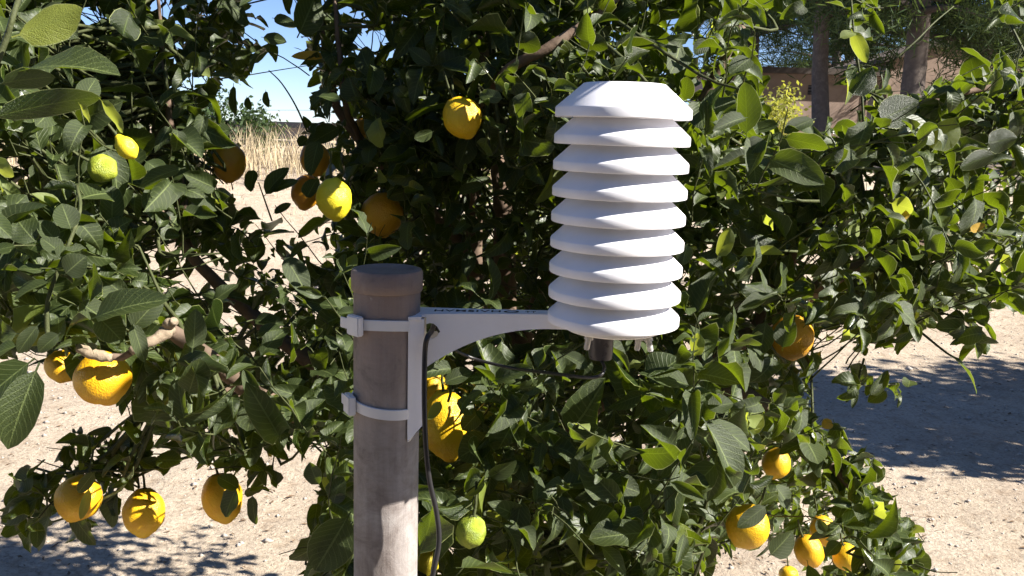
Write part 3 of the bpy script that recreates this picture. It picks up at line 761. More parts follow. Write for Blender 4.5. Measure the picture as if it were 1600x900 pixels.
# depth of the crown's front, control points (u, v, d)
FD = [(0, 100, 1.1), (160, 120, 1.35), (0, 350, .98), (150, 450, 1.0), (200, 250, 1.3), (350, 100, 1.5), (450, 300, 1.5), (300, 450, 1.35), (400, 620, 1.15), (150, 620, 1.1), (520, 830, 1.0), (600, 150, 1.45), (720, 250, 1.45), (700, 400, 1.75), (780, 500, 1.8),
      (850, 120, 1.25), (1000, 80, 1.35), (1150, 200, 1.12), (1120, 380, 1.25), (1250, 250, 1.25), (1400, 250, 1.35), (1550, 180, 1.4), (1550, 380, 1.45), (1350, 450, 1.45), (1250, 620, 1.3), (950, 640, 1.35), (800, 700, 1.2), (880, 820, 1.1),
      (1080, 700, 1.12), (1020, 800, 1.1), (1200, 780, 1.3), (1350, 820, 1.3), (760, 850, 1.15), (700, 640, 1.15), (850, 400, 1.6), (1060, 500, 1.4), (950, 1000, 1.0), (600, -200, 1.3), (1100, -150, 1.4), (0, -200, 1.1), (1700, 300, 1.6)]
FDa = np.array(FD)
def front(u, v):
    w = 1 / ((FDa[:, 0] - u) ** 2 + (FDa[:, 1] - v) ** 2 + 900) ** 1.5
    return float((w * FDa[:, 2]).sum() / w.sum())

# lemons: u, v, width px, height px, real diameter m, lean (image deg), kind, label
LEM = [
 (722, 183, 61, 62, .058, 25, 'o', 'round yellow lemon high in the middle, left of the white shield'),
 (522, 311, 55, 64, .053, 5, 'y', 'bright yellow lemon hanging above left of the post top'),
 (358, 253, 52, 60, .062, 0, 's', 'shaded orange lemon against the pale ground at upper left'),
 (478, 300, 46, 52, .062, -10, 's', 'shaded lemon just left of the bright yellow one, half behind a leaf'),
 (492, 248, 46, 50, .060, 10, 's', 'shaded lemon higher up behind a dark leaf, beside the dry grass'),
 (597, 335, 66, 62, .073, 0, 's', 'dim orange lemon in deep shade above the post'),
 (566, 204, 36, 34, .058, 0, 's', 'small shaded lemon at the upper left centre, near the sky chinks'),
 (198, 231, 32, 36, .026, 35, 'y', 'small pale yellow lemon with a neck at upper left'),
 (160, 263, 46, 40, .039, 60, 'g', 'bumpy green lemon below the small yellow one'),
 (160, 591, 86, 78, .068, 15, 'r', 'large bright lemon under the pale pruned stub at left'),
 (100, 572, 56, 48, .062, -20, 'o', 'orange toned lemon partly behind the large bright one'),
 (123, 778, 70, 66, .066, -20, 'o', 'lemon at lower left half covered by small leaves'),
 (225, 800, 64, 70, .064, 0, 'r', 'plump lemon hanging lowest at the lower left'),
 (347, 778, 62, 74, .064, 10, 'o', 'lemon mostly covered by dark leaves, low left of the post'),
 (698, 664, 78, 108, .070, 5, 'o', 'big rough lemon just right of the bracket foot'),
 (676, 607, 48, 50, .056, 0, 'r', 'lemon peeping out beside the cable under the arm'),
 (736, 830, 46, 50, .0345, -10, 'g', 'knobbly green lemon right of the post near the bottom'),
 (664, 882, 42, 56, .056, 0, 'y', 'yellow lemon edge showing between post and cable at the bottom'),
 (1238, 527, 66, 52, .068, 0, 's', 'orange lemon on the right, crossed by a dark leaf'),
 (1168, 822, 68, 66, .066, -25, 'r', 'bright lemon at the lower right, nearest the middle'),
 (1286, 829, 40, 46, .054, 15, 'o', 'upper lemon of the cluster at the lower right'),
 (1264, 861, 44, 52, .056, 25, 'r', 'tilted bright lemon in the cluster at the lower right'),
 (1323, 870, 44, 40, .056, 20, 'o', 'rightmost lemon of the lower right cluster, under dark leaves'),
 (1213, 724, 44, 46, .058, -15, 'o', 'lemon deep in the right lower leaves above the cluster'),
 (1232, 897, 30, 24, .050, 0, 'r', 'lemon cut by the bottom edge of the picture at lower right'),
 (806, 521, 28, 30, .050, 0, 's', 'small shaded lemon seen under the bracket arm'),
 (812, 762, 44, 54, .064, 0, 's', 'dull orange lemon in shade low in the middle'),
 (1142, 702, 26, 30, .050, 0, 'r', 'lemon glimpsed between leaves, right of the centre'),
]
LMAT = {'r': M_lemon, 'o': M_lorange, 's': M_lorange, 'y': M_ly, 'g': M_lgreen}
# 'o' and 'r' share the ripe look but for hue
LMAT['o'] = M_lemon
def lemon_mesh(name, asp, neck, knob, seed):
    bm = bmesh.new(); n = 22; prof = []
    for i in range(n + 1):
        th = math.pi * i / n; z = -math.cos(th); r = math.sin(th) ** .92
        zz = z * asp
        if z < -.75: zz -= .16 * ((-z - .75) / .25) ** 2; 
        if z < -.9: r = r * .86
        if z > .8: zz += neck * ((z - .8) / .2) ** 2
        if z > .96: zz -= .05
        prof.append((0 if i in (0, n) else r, zz))
    lathe(bm, prof, 28)
    for v in bm.verts:
        f = 1 + knob * noise.noise(v.co * 1.6 + Vector((seed, 0, 0))) + knob * .35 * noise.noise(v.co * 5 + Vector((0, seed, 0)))
        v.co *= f
    return bm_mesh(name, bm)
lemdata = []
for i, (u, v, w, h, dia, lean, kd, lab) in enumerate(LEM):
    d = dia * FPX / w; c = P(u, v, d); lemdata.append((u, v, w * .5, h * .5, d))
    o_t = empty('lemon', c, lab, 'lemon', 'lemons on the tree')
    me = lemon_mesh('lemon_rind', h / w if kd != 's' else max(.98, h / w), .10 if i != 7 else .5, .05 if kd != 'g' else .1, i * 1.7)
    ob = link('rind', me, LMAT[kd], o_t, smooth=True); ob.matrix_parent_inverse = Matrix(); 
    ob.scale = (dia / 2,) * 3
    ax = (Uv * math.cos(R(lean)) - Rv * math.sin(R(lean)) + Fv * random.uniform(-.25, .1)).normalized()
    o_t.rotation_mode = 'QUATERNION'; o_t.rotation_quaternion = ax.to_track_quat('Z', 'Y')
    # calyx and stalk
    zt_ = dia / 2 * (h / w + (.05 if i != 7 else .38)); bm = bmesh.new()
    for k in range(5):
        an = k * 1.2566; 
        p = [(0, 0, .0015), (.0035 * math.cos(an - .5), .0035 * math.sin(an - .5), .0008), (.0068 * math.cos(an), .0068 * math.sin(an), -.0004), (.0035 * math.cos(an + .5), .0035 * math.sin(an + .5), .0008)]
        bm.faces.new([bm.verts.new((a, b, c_ + zt_)) for a, b, c_ in p])
    q = link('calyx', bm_mesh('calyx', bm), M_twig, o_t); q.matrix_parent_inverse = Matrix()
    V_, F_ = tube_data([(0, 0, zt_ - .002), (.002, 0, zt_ + .015), (.006, .004, zt_ + .04)], [.0022, .0018, .0016], 7)
    me = bpy.data.meshes.new('stalk'); me.from_pydata(V_, [], F_); q = link('stalk', me, M_twig, o_t, smooth=True); q.matrix_parent_inverse = Matrix()

TX, TY = P(770, 500, 2.15).x, P(770, 500, 2.15).y
tree = empty('lemon_tree', (TX, TY, 0), 'dense lemon tree filling the view behind the post', 'lemon tree')

# ---- leaves: lists of base, direction, normal, length, width factor, variant, material index
LB = []
def covers_lemon(u, v, d, m=0):
    for k_, (lu, lv, lw, lh, ld) in enumerate(lemdata):
        if k_ in (5, 6, 26): lw, lh = lw * .45, lh * .45
        if d < ld + .01 and ((u - lu) / (lw + m)) ** 2 + ((v - lv) / (lh + m)) ** 2 < 1: return True
    return False
LITL = []
for i_, L_ in enumerate(LEM):
    if L_[6] in 'ryg' or i_ in (0, 18, 10, 11, 13, 14, 19, 20): LITL.append((np.array(P(L_[0], L_[1], lemdata[i_][4])), L_[4] / 2 * (1.0 if L_[6] in 'ry' else .8)))
LC = np.array([a for a, b in LITL]); LR = np.array([b for a, b in LITL]); SDN = np.array(sdir)
def shades_lemon(p):
    q = np.array(p) - LC; t = q @ SDN; r2 = (q * q).sum(1) - t * t
    return bool(((t > 0) & (r2 < LR ** 2)).any())
def near_lemon(u, v, d):
    for (lu, lv, lw, lh, ld) in lemdata:
        if abs(d - ld) < .04 and ((u - lu) / lw) ** 2 + ((v - lv) / lh) ** 2 < .8: return True
    return False
def add_leaf(B, D, Nn, L, wf=1, var=None, mi=0, check=True, strict=True, polyok=None):
    D = D.normalized(); Nn = (Nn - D * Nn.dot(D))
    if Nn.length < .05: Nn = D.orthogonal()
    Nn.normalize()
    if check:
        for s in (.3, .65, 1.0):
            p = B + D * (L * s); u, v, d = proj(p)
            if d < .97: return False
            ins = lookup(Gmain, u, v) if polyok is None else (lookup(polyok, u, v) or lookup(Gmain, u, v))
            if not ins and s < .99 and strict: return False
            if strict and lookup(Ggap, u, v): return False
            if covers_lemon(u, v, d, 9 if s < .9 else 2): return False
            if near_lemon(u, v, d): return False
            if shades_lemon(p): return False
    elif shades_lemon(B): return False
    LB.append((B, D, Nn, L, wf, random.randrange(len(VAR)) if var is None else var, mi)); return True
TW = []     # twig polylines
up = Vector((0, 0, 1))
def sprig(p0, ax, ln, nleaf, lsz, check=True, mi=0, polyok=None, sunface=.5):
    ax = ax.normalized(); pts = [p0]; p = p0.copy(); a = ax.copy(); ok = 0
    ph = random.uniform(0, 6.28); st = ln / nleaf
    for k in range(nleaf):
        a = (a + Vector([random.gauss(0, .13) for _ in range(3)]) + up * random.uniform(-.06, .05)).normalized()
        p = p + a * st; pts.append(p.copy()); ph += 2.4
        e1 = a.orthogonal().normalized(); e2 = a.cross(e1)
        rad = e1 * math.cos(ph) + e2 * math.sin(ph)
        f = k / nleaf
        D = rad * random.uniform(.7, 1.1) + a * (.15 + .75 * f) + Vector((0, 0, random.uniform(-.35, .2)))
        Nn = up * random.uniform(.1, 1.0) + a * .6 + Vector((sunface * .5, .05, 0)) + Vector([random.gauss(0, .6) for _ in range(3)])
        s = lsz * random.uniform(.5, 1.15) * (1 - .45 * max(0, f - .6) / .4)
        if add_leaf(p, D, Nn, s, random.uniform(.8, 1.2), None, mi if random.random() > .03 else 1, check, True, polyok): ok += 1
    if ok >= max(3, nleaf * .55) and not any(covers_lemon(*proj(q_), 1) for q_ in pts):
        u, v, d = proj(pts[-1]); u0, v0, d0 = proj(pts[0])
        if not (check and (lookup(Ggap, u, v) or lookup(Ggap, u0, v0))): TW.append(pts)
    return ok
TC = Vector((TX, TY, 1.2))
def outward(p):
    o = (p - TC); o.z *= .6; o = o.normalized()
    return (o * .8 + up * .5 + Vector([random.gauss(0, .45) for _ in range(3)])).normalized()
SPR = []
def fill(n, urange, vrange, dfun, lsz=(.055, .09), polyg=None, nl=(5, 9), ln=(.10, .24)):
    c = 0; tries = 0
    while c < n and tries < n * 12:
        tries += 1; u = random.uniform(*urange); v = random.uniform(*vrange)
        gsel = Gmain if polyg is None else polyg
        if not lookup(gsel, u, v) or lookup(Ggap, u, v): continue
        d = dfun(u, v); p = P(u, v, d)
        if p.z < .25 or d < .98 or (u < 600 and d > 2.3) or (p.y + .36 * p.z > 2.85 and not 450 < u < 950): continue
        if sprig(p, outward(p), random.uniform(*ln), random.randint(*nl), random.uniform(*lsz), polyok=polyg): c += 1; SPR.append(p)
# outer shell, then the depths of the crown
def hollow(u, v):
    return 1 - sm(-.17, .08, noise.noise(Vector((u / 120, v / 90, 3.3))) + .5 * noise.noise(Vector((u / 45, v / 40, 9.1))) - .55 * max(0, 1 - ((u - 735) / 190) ** 2 - ((v - 400) / 260) ** 2) - .4 * max(0, 1 - ((u - 930) / 150) ** 2 - ((v - 600) / 70) ** 2))
def shell_depth(u, v):
    h = hollow(u, v)
    return -1 if random.random() < h * .93 else front(u, v) + random.uniform(-.04, .16) + .15 * h
fill(780, (-60, 1700), (-80, 960), shell_depth, (.052, .088))
fill(1800, (-200, 1740), (-200, 1100), lambda u, v: front(u, v) + .16 + .42 * hollow(u, v) + .7 * random.random(), (.055, .085))
fill(1150, (-380, 1740), (-420, 1150), lambda u, v: min(2.4, front(u, v) + .5 + .7 * random.random()), (.06, .09))
fill(150, (60, 420), (60, 300), lambda u, v: front(u, v) + .1 + .5 * random.random(), (.06, .09))
fill(240, (-380, 1150), (-420, -20), lambda u, v: 1.4 + 1.0 * random.random(), (.06, .09))
fill(130, (540, 940), (150, 580), lambda u, v: random.uniform(2.0, 2.35), (.065, .09))
fill(90, (560, 920), (150, 580), lambda u, v: random.uniform(1.45, 1.72), (.05, .08))
# the top of the crown, above the view
for k_ in range(300):
    p = Vector((random.uniform(-1.0, .8), random.uniform(1.05, 1.95), random.uniform(2.25, 2.9)))
    if ((p.x + .1) / 1.1) ** 2 + ((p.y - 1.75) / .8) ** 2 + ((p.z - 2.1) / .95) ** 2 < 1: sprig(p, outward(p), random.uniform(.1, .22), random.randint(5, 8), random.uniform(.06, .09), False)
# hanging clusters beyond the main outline
CL = [([(88, 685), (150, 668), (225, 672), (282, 715), (282, 760), (235, 770), (150, 760), (95, 740)], 16, 1.36, .045),
      ([(20, 735), (85, 720), (100, 760), (88, 830), (60, 850), (5, 830)], 6, 1.36, .06),
      ([(90, 800), (150, 800), (152, 850), (120, 850)], 3, 1.42, .05),
      ([(328, 715), (425, 700), (432, 760), (395, 800), (340, 745)], 9, 1.33, .05),
      ([(1335, 588), (1425, 590), (1420, 628), (1345, 632)], 3, 1.5, .05), ([(1295, 560), (1345, 570), (1340, 650), (1290, 660)], 5, 1.4, .05),
      ([(1300, 700), (1350, 700), (1385, 740), (1340, 780)], 5, 1.35, .055), ([(1350, 780), (1410, 800), (1450, 870), (1440, 900), (1350, 900)], 9, 1.35, .06),
      ([(1450, 485), (1530, 490), (1535, 560), (1480, 560)], 5, 1.35, .055), ([(1500, -30), (1640, -30), (1640, 70), (1520, 40)], 3, 1.6, .05),
      ([(1200, -30), (1260, -30), (1255, 80), (1205, 100)], 6, 1.3, .055), ([(1300, -20), (1380, -10), (1370, 90), (1310, 80)], 6, 1.4, .045), ([(1330, 90), (1400, 120), (1400, 200), (1290, 200), (1300, 120)], 7, 1.45, .05),
      ([(1190, 650), (1290, 650), (1290, 700), (1200, 700)], 5, 1.3, .06)]
for poly, n, dd, ls in CL:
    us = [a for a, b in poly]; vs = [b for a, b in poly]
    fill(n if us[0] in (1300, 1330, 1200) and vs[0] < 100 else n * 2, (min(us), max(us)), (min(vs), max(vs)), lambda u, v: dd + random.uniform(-.03, .12), (ls, ls * 1.35), raster([poly]), (4, 7), (.05, .11))

# ---- leaves one can single out in the photograph: base u,v tip u,v depth width(px) normal(right, up, toward camera) material variant
def vn(a, b, c): return Rv * a + Uv * b - Fv * c
HV = {}
def hero(bu, bv, tu, tv, d, wpx, nrm, mi=0, tipd=0, curl=.35, fold=.25, wave=.15, twist=.1):
    B = P(bu, bv, d); T = P(tu, tv, d + tipd); D = T - B; L = D.length
    VAR.append(leaf_variant((wpx / math.hypot(tu - bu, tv - bv)) * .5 * 1.06, curl, fold, wave, twist, len(VAR)))
    n = vn(*nrm)
    k = len(VAR) - 1; ch = np.array(VAR[k][0]); 
    ex = ch[-1 - len(ch) // 9 // 2]        # tip of the midrib: make the chord run to the tip
    Nn = (n - D.normalized() * n.dot(D.normalized())).normalized(); an = math.atan2(-ex[2], ex[0]); cl = math.hypot(ex[0], ex[2])
    D2 = D.normalized() * math.cos(an) + Nn * math.sin(an); N2 = Nn * math.cos(an) - D.normalized() * math.sin(an)
    LB.append((B, D2, N2, L / cl, 1, k, mi)); HERO.add(len(LB) - 1)
HERO = set()
# an unseen shoot added above the view: one of its leaves throws the shade on the left of the top plate
cap = P(893, 152, DS) + sdir * .42
lu_ = sdir.orthogonal().normalized(); lw_ = sdir.cross(lu_).normalized(); sx_ = (Vector((1, 0, 0)) - sdir * sdir.x).normalized(); sz_ = sdir.cross(sx_).normalized()
if sz_.z < 0: sz_ = -sz_
for off, ln_, wf_ in ((Vector((0, 0, 0)), .095, 1.0), (sx_ * -.05 + sz_ * .03, .08, 1), (sz_ * .09 - sx_ * .02, .085, 1.1)):
    LB.append((cap + off - sx_ * .012 - sz_ * .055, (sz_ * 1.0 + sx_ * .15).normalized(), sdir.copy(), ln_ * 1.15, wf_, 1, 0))
SHADE_SHOOT = [cap - sz_ * .055 - sx_ * .012, cap + Vector((.10, .05, .03)), cap + Vector((.28, .25, .16)), cap + Vector((.35, .55, .30))]
glow = (.55, -.3, -.75)       # upper face away from us, lit from behind
for h in [
 (18, 58, 128, 12, .56, 62, (.95, .3, -.5), 1), (30, 112, 188, 118, .60, 66, (.35, .75, .6), 0, -.02, .5, .35), (-25, 188, 158, 152, .62, 40, (.2, .5, -.8), 0, 0, .9), (154, 152, 192, 208, .62, 26, (.6, 0, -.7), 1), (122, 160, 140, 192, .62, 16, (.6, 0, -.7), 1),
 (-5, 132, 86, 120, .60, 36, (.3, .6, -.7), 0), (15, 135, 75, 152, .66, 22, (.3, .8, .5), 0), (60, 10, 122, 60, .68, 50, (.1, .2, .9), 0), (50, 70, 90, 55, .66, 26, (.5, .3, .7), 0),
 (62, 566, 12, 702, .78, 62, (.3, .2, .9), 0, 0, .5, .4), (55, 560, -40, 640, .80, 56, (.4, .5, .8), 0), (-30, 330, 18, 372, .85, 34, (.5, .4, .8), 0), (-30, 400, 24, 385, .86, 24, (.4, .7, .6), 0), (-20, 250, 22, 275, .9, 30, (.5, .2, -.8), 1),
 (140, 500, 264, 468, .98, 50, (.4, .6, .7), 0, -.02, .4, .4), (150, 492, 192, 535, .98, 46, (.4, .3, .9), 0), (120, 470, 168, 505, .99, 36, (.4, .6, .7), 0), (205, 500, 226, 566, .98, 24, (.5, .1, .8), 0),
 (112, 362, 96, 318, 1.0, 38, (.4, .3, .8), 0), (90, 380, 60, 345, 1.0, 30, (.5, .3, .8), 0), (100, 400, 64, 372, .99, 28, (.5, .4, .8), 0), (100, 430, 135, 400, .98, 40, (.4, .3, .9), 0), (80, 440, 22, 468, .98, 36, (.3, .8, .5), 0), (75, 425, 28, 420, .99, 24, (.3, .7, .6), 0),
 (62, 505, 28, 552, .97, 26, (.4, .5, .7), 0), (95, 520, 60, 550, .97, 28, (.4, .5, .7), 0), (30, 540, -20, 560, .95, 34, (.3, .8, .5), 0),
 (290, 262, 218, 292, 1.15, 34, (.3, .6, .7), 0, 0, .5), (225, 250, 262, 280, 1.2, 30, (.4, .4, .7), 0), (402, 602, 386, 674, 1.12, 54, (.4, .2, .9), 0), (442, 396, 480, 462, 1.3, 36, (.5, .2, .8), 0), (372, 712, 412, 735, 1.25, 30, (.3, .7, .6), 0),
 (400, 522, 440, 515, 1.3, 26, (.4, .6, .7), 0), (560, 395, 530, 425, 1.3, 22, (.5, -.1, -.8), 1), (548, 800, 492, 892, .98, 74, (.35, .3, .9), 0, 0, .3, .4), (520, 790, 536, 745, 1.02, 38, (-.4, .2, .8), 0), (500, 760, 484, 722, 1.05, 34, (-.5, .1, .8), 0),
 (545, 520, 568, 500, 1.2, 16, (.5, .2, -.7), 1), (440, 610, 478, 596, 1.2, 22, (.4, .6, .6), 0),
 (1166, 216, 1163, 128, 1.12, 46, (.8, .1, -.6), 0, 0, .2, .2, .1), (1150, 120, 1165, 70, 1.15, 30, (.7, .2, -.6), 0), (1115, 175, 1150, 155, 1.14, 28, (.3, .8, .6), 0), (1195, 215, 1172, 240, 1.1, 32, (.3, .8, .5), 0), (1110, 190, 1142, 208, 1.15, 24, (.4, .6, .6), 0),
 (1285, 228, 1232, 195, 1.2, 42, (.4, .8, .5), 0), (1275, 185, 1225, 208, 1.2, 30, (.5, .6, .5), 0), (1372, 190, 1436, 158, 1.22, 52, (.6, .3, -.75), 0, 0, .5), (1330, 45, 1354, 98, 1.3, 24, (.7, -.1, -.7), 1), (1330, 152, 1362, 104, 1.28, 40, (.7, .1, -.65), 0), (1310, 60, 1338, 52, 1.3, 20, (.5, .6, .5), 1),
 (1455, 238, 1492, 184, 1.25, 46, (.75, .2, -.6), 1), (1492, 205, 1512, 155, 1.3, 30, (.75, .1, -.6), 0), (1540, 225, 1590, 215, 1.3, 40, (.6, .3, -.7), 0), (1500, 185, 1470, 150, 1.28, 30, (.6, .4, -.6), 0), (1550, 110, 1500, 75, 1.35, 36, (.2, .9, .3), 0), (1560, 240, 1500, 262, 1.3, 30, (.5, .5, -.6), 0),
 (1478, 552, 1526, 616, 1.3, 26, (.8, .5, .3), 0, 0, .8), (1530, 470, 1538, 510, 1.35, 24, (-.6, .1, .7), 0), (1440, 430, 1416, 500, 1.3, 36, (.7, .5, .4), 0), (1395, 425, 1420, 470, 1.3, 34, (.7, .3, -.6), 0), (1390, 375, 1410, 330, 1.32, 34, (.8, .1, -.6), 0), (1320, 385, 1302, 420, 1.3, 26, (.7, .5, .5), 0), (1300, 395, 1285, 355, 1.3, 32, (.7, .1, -.6), 0), (1322, 400, 1330, 362, 1.31, 28, (.8, .2, -.6), 0), (1465, 355, 1480, 318, 1.35, 30, (.7, .1, -.7), 0), (1555, 370, 1560, 320, 1.3, 26, (.9, .2, .3), 0),
 (1076, 656, 1028, 748, 1.08, 42, (.5, .4, .8), 0, 0, .4, .5), (1096, 652, 1150, 768, 1.07, 62, (.7, .3, .7), 0, 0, .5, .5), (1085, 648, 1030, 632, 1.1, 34, (.2, .9, .4), 0), (1102, 640, 1146, 630, 1.1, 36, (.5, .7, .5), 0), (1105, 655, 1172, 705, 1.1, 42, (.8, .4, .5), 0), (1080, 640, 1092, 612, 1.12, 20, (.6, .5, .5), 0),
 (880, 762, 940, 808, 1.1, 38, (.5, .7, .5), 0), (940, 750, 1000, 770, 1.08, 40, (-.5, .5, .7), 0), (985, 830, 1006, 752, 1.08, 40, (.8, .3, -.5), 0), (900, 700, 978, 730, 1.08, 44, (.3, .8, -.4), 0, 0, .9), (955, 800, 1000, 840, 1.06, 36, (.5, .6, .5), 0), (935, 850, 978, 900, 1.04, 30, (.7, .4, .6), 0), (860, 800, 930, 850, 1.06, 42, (.4, .7, .6), 0), (1055, 905, 1062, 858, 1.08, 30, (.7, .3, .7), 0), (1042, 838, 1080, 828, 1.12, 32, (.6, -.2, -.7), 1), (1040, 795, 1075, 825, 1.14, 34, (.6, 0, -.7), 0),
 (1148, 442, 1182, 372, 1.16, 30, (.8, .4, .5), 0, 0, 1.2, .5, .4), (1182, 415, 1196, 455, 1.16, 20, (.8, .4, .5), 0), (1136, 548, 1146, 478, 1.12, 22, (.7, .3, .4), 0), (1120, 405, 1140, 355, 1.2, 30, (.7, .1, -.6), 1), (1085, 560, 1090, 520, 1.15, 28, (.7, .2, -.6), 1), (1012, 600, 1062, 560, 1.12, 60, (-.5, .3, .7), 0), (1075, 380, 1066, 415, 1.2, 26, (-.4, .3, .8), 0),
 (736, 205, 715, 262, 1.42, 36, (.6, .2, .7), 0), (748, 198, 786, 242, 1.4, 46, (-.3, .2, .9), 0), (560, 160, 545, 120, 1.4, 40, (-.3, .1, .9), 0), (772, 684, 716, 716, 1.15, 52, (-.4, .3, .8), 0), (752, 640, 722, 672, 1.16, 30, (.3, .5, .7), 0), (690, 600, 738, 582, 1.12, 30, (.4, .7, .5), 0), (712, 622, 738, 648, 1.1, 34, (.6, .5, .6), 0), (745, 622, 790, 632, 1.12, 22, (.4, .9, .3), 0), (690, 625, 668, 655, 1.1, 18, (.5, .3, -.7), 1), (742, 640, 756, 660, 1.13, 14, (.6, .5, .6), 0), (745, 600, 736, 630, 1.13, 20, (.6, .2, -.7), 1),
 (412, 308, 452, 262, 1.5, 30, (-.4, .2, .8), 0, 0, .3), (398, 262, 392, 300, 1.5, 28, (-.4, .1, .9), 0), (418, 300, 466, 282, 1.5, 18, (-.4, .2, .8), 0), (426, 335, 455, 318, 1.52, 14, (-.4, .1, .8), 0), (500, 215, 486, 275, 1.45, 34, (-.3, .1, .9), 0), (478, 312, 496, 280, 1.5, 30, (-.4, .1, .9), 0),
 (425, 28, 464, 42, 1.5, 18, (-.4, .3, .8), 0, 0, .9), (408, 58, 448, 66, 1.5, 20, (-.4, .3, .8), 0), (510, 88, 455, 88, 1.45, 14, (.3, .4, -.8), 2, 0, .9), (492, 62, 470, 10, 1.5, 34, (-.4, .1, .8), 0), (540, 75, 560, 75, 1.5, 14, (-.4, .2, .8), 0), (415, 140, 420, 168, 1.5, 14, (-.4, .1, .8), 0), (365, 130, 368, 180, 1.5, 18, (-.4, .1, .8), 0), (385, 150, 392, 172, 1.5, 14, (-.4, .1, .8), 0), (366, 202, 320, 215, 1.35, 34, (-.3, .3, .8), 0),
 (65, 775, 2, 818, 1.3, 36, (.4, .4, .7), 0, 0, .6), (80, 800, 60, 862, 1.32, 32, (-.4, .2, .8), 0), (55, 740, 25, 760, 1.3, 44, (-.3, .2, .9), 0), (110, 795, 150, 852, 1.34, 34, (-.4, .2, .8), 0), (170, 800, 190, 780, 1.4, 40, (-.4, .2, .8), 0), (185, 760, 175, 825, 1.4, 50, (-.5, .2, .8), 0), (150, 735, 122, 770, 1.27, 20, (.5, .5, .6), 0), (140, 760, 126, 812, 1.27, 14, (.5, .4, .6), 1),
 (240, 720, 285, 720, 1.33, 34, (.3, .7, .6), 0), (375, 765, 340, 745, 1.27, 28, (.3, .6, .7), 0), (372, 760, 352, 808, 1.27, 38, (-.4, .3, .8), 0), (395, 770, 400, 820, 1.3, 24, (-.4, .2, .8), 0), (360, 735, 385, 712, 1.3, 30, (.3, .7, .6), 0),
 (1222, 548, 1236, 496, 1.25, 34, (-.4, .2, .8), 0), (1200, 870, 1238, 830, 1.2, 40, (.6, .5, .6), 0), (1300, 655, 1285, 668, 1.35, 18, (.7, .2, -.6), 2), (1385, 740, 1345, 755, 1.35, 30, (.2, .9, .4), 0), (1420, 830, 1445, 832, 1.4, 26, (.4, .5, -.6), 1), (1335, 740, 1330, 800, 1.33, 22, (.7, .2, -.6), 0), (1396, 850, 1420, 898, 1.3, 30, (.7, .5, .5), 0), (1410, 852, 1446, 900, 1.32, 46, (-.4, .2, .8), 0), (1315, 845, 1292, 868, 1.3, 22, (-.4, .5, .7), 0), (1290, 835, 1276, 812, 1.3, 18, (-.4, .3, .8), 0),
 (1200, 788, 1152, 824, 1.16, 26, (.3, .5, .8), 0), (1372, 858, 1318, 842, 1.3, 30, (.3, .7, .6), 0), (1515, 362, 1540, 350, 1.3, 14, (.7, .3, -.4), 2), (1406, 345, 1424, 325, 1.3, 12, (.7, .3, -.4), 2), (900, 60, 950, 75, 1.25, 30, (.6, .3, -.7), 0), (800, 60, 845, 75, 1.25, 36, (.6, .3, -.7), 0), (1105, 60, 1085, 85, 1.25, 24, (.6, .7, .4), 0),
 ]: hero(*h)

# ---- who shows: a rough depth buffer over the leaves
nL = len(LB)
Bs = np.array([l[0] for l in LB]); Ds = np.array([l[1] for l in LB]); Ns = np.array([l[2] for l in LB]); Ls = np.array([l[3] for l in LB]); Wf = np.array([l[4] for l in LB]); Vi = np.array([l[5] for l in LB]); Mi = np.array([l[6] for l in LB])
Ss = np.cross(Ns, Ds)
cell = 3.0; gw, gh = int(1600 / cell) + 1, int(900 / cell) + 1
zb = np.full(gw * gh, 1e9); zid = np.full(gw * gh, -1)
ids = []; lin = []; dep = []
for i in range(nL):
    Vv = VAR[Vi[i]][0]
    # refine: midpoints along and across
    Vg = Vv.reshape(-1, 5, 3); a = np.concatenate([Vg, (Vg[:, :-1] + Vg[:, 1:]) / 2], 1); k = a[:-1]; kk = a[1:]
    a = np.concatenate([k * (1 - f) + kk * f for f in (0, .33, .66)], 0).reshape(-1, 3)
    p = Bs[i] + Ls[i] * (a[:, :1] * Ds[i] + a[:, 1:2] * Wf[i] * Ss[i] + a[:, 2:] * Ns[i])
    u, v, d = proj(p); ok = (u >= 0) & (u < 1600) & (v >= 0) & (v < 900) & (d > .1)
    li = (v[ok] / cell).astype(int) * gw + (u[ok] / cell).astype(int); ids.append(np.full(len(li), i)); lin.append(li); dep.append(d[ok])
ids = np.concatenate(ids); lin = np.concatenate(lin); dep = np.concatenate(dep)
oo = np.argsort(-dep, kind='stable'); zid[lin[oo]] = ids[oo]
# the shield, the post and the arm hide what lies behind them
zz_ = zid.reshape(gh, gw); zz_[int(134 / 3):int(515 / 3), int(870 / 3):int(1070 / 3)] = -1; zz_[int(408 / 3):, int(553 / 3):int(660 / 3)] = -1
cnt = np.bincount(zid[zid >= 0], minlength=nL)
single = set(np.argsort(-cnt)[:300].tolist())
print('leaves', nL, 'sprigs', len(SPR), 'smallest single', sorted(cnt)[-300], 'coverage', (zid >= 0).mean())
LM = [M_leaf, M_young, M_yellow]
vmesh = {}
for i in sorted(single):
    key = (int(Vi[i]), int(Mi[i]))
    if key not in vmesh:
        Vv, Ff, Uu = VAR[Vi[i]]; me = mesh_np('leaf', Vv, F4=Ff, uv=Uu, tint=np.zeros(len(Vv))); me.materials.append(LM[Mi[i]])
        me.polygons.foreach_set('use_smooth', [True] * len(me.polygons)); vmesh[key] = me
    o_ = bpy.data.objects.new('leaf', vmesh[key]); COL.objects.link(o_); o_.parent = tree
    m = Matrix.Identity(4); L = Ls[i]
    for r_ in range(3): m[r_][0] = Ds[i][r_] * L; m[r_][1] = Ss[i][r_] * L * Wf[i]; m[r_][2] = Ns[i][r_] * L; m[r_][3] = Bs[i][r_] - tree.location[r_]
    o_.matrix_basis = m
rest = [i for i in range(nL) if i not in single]
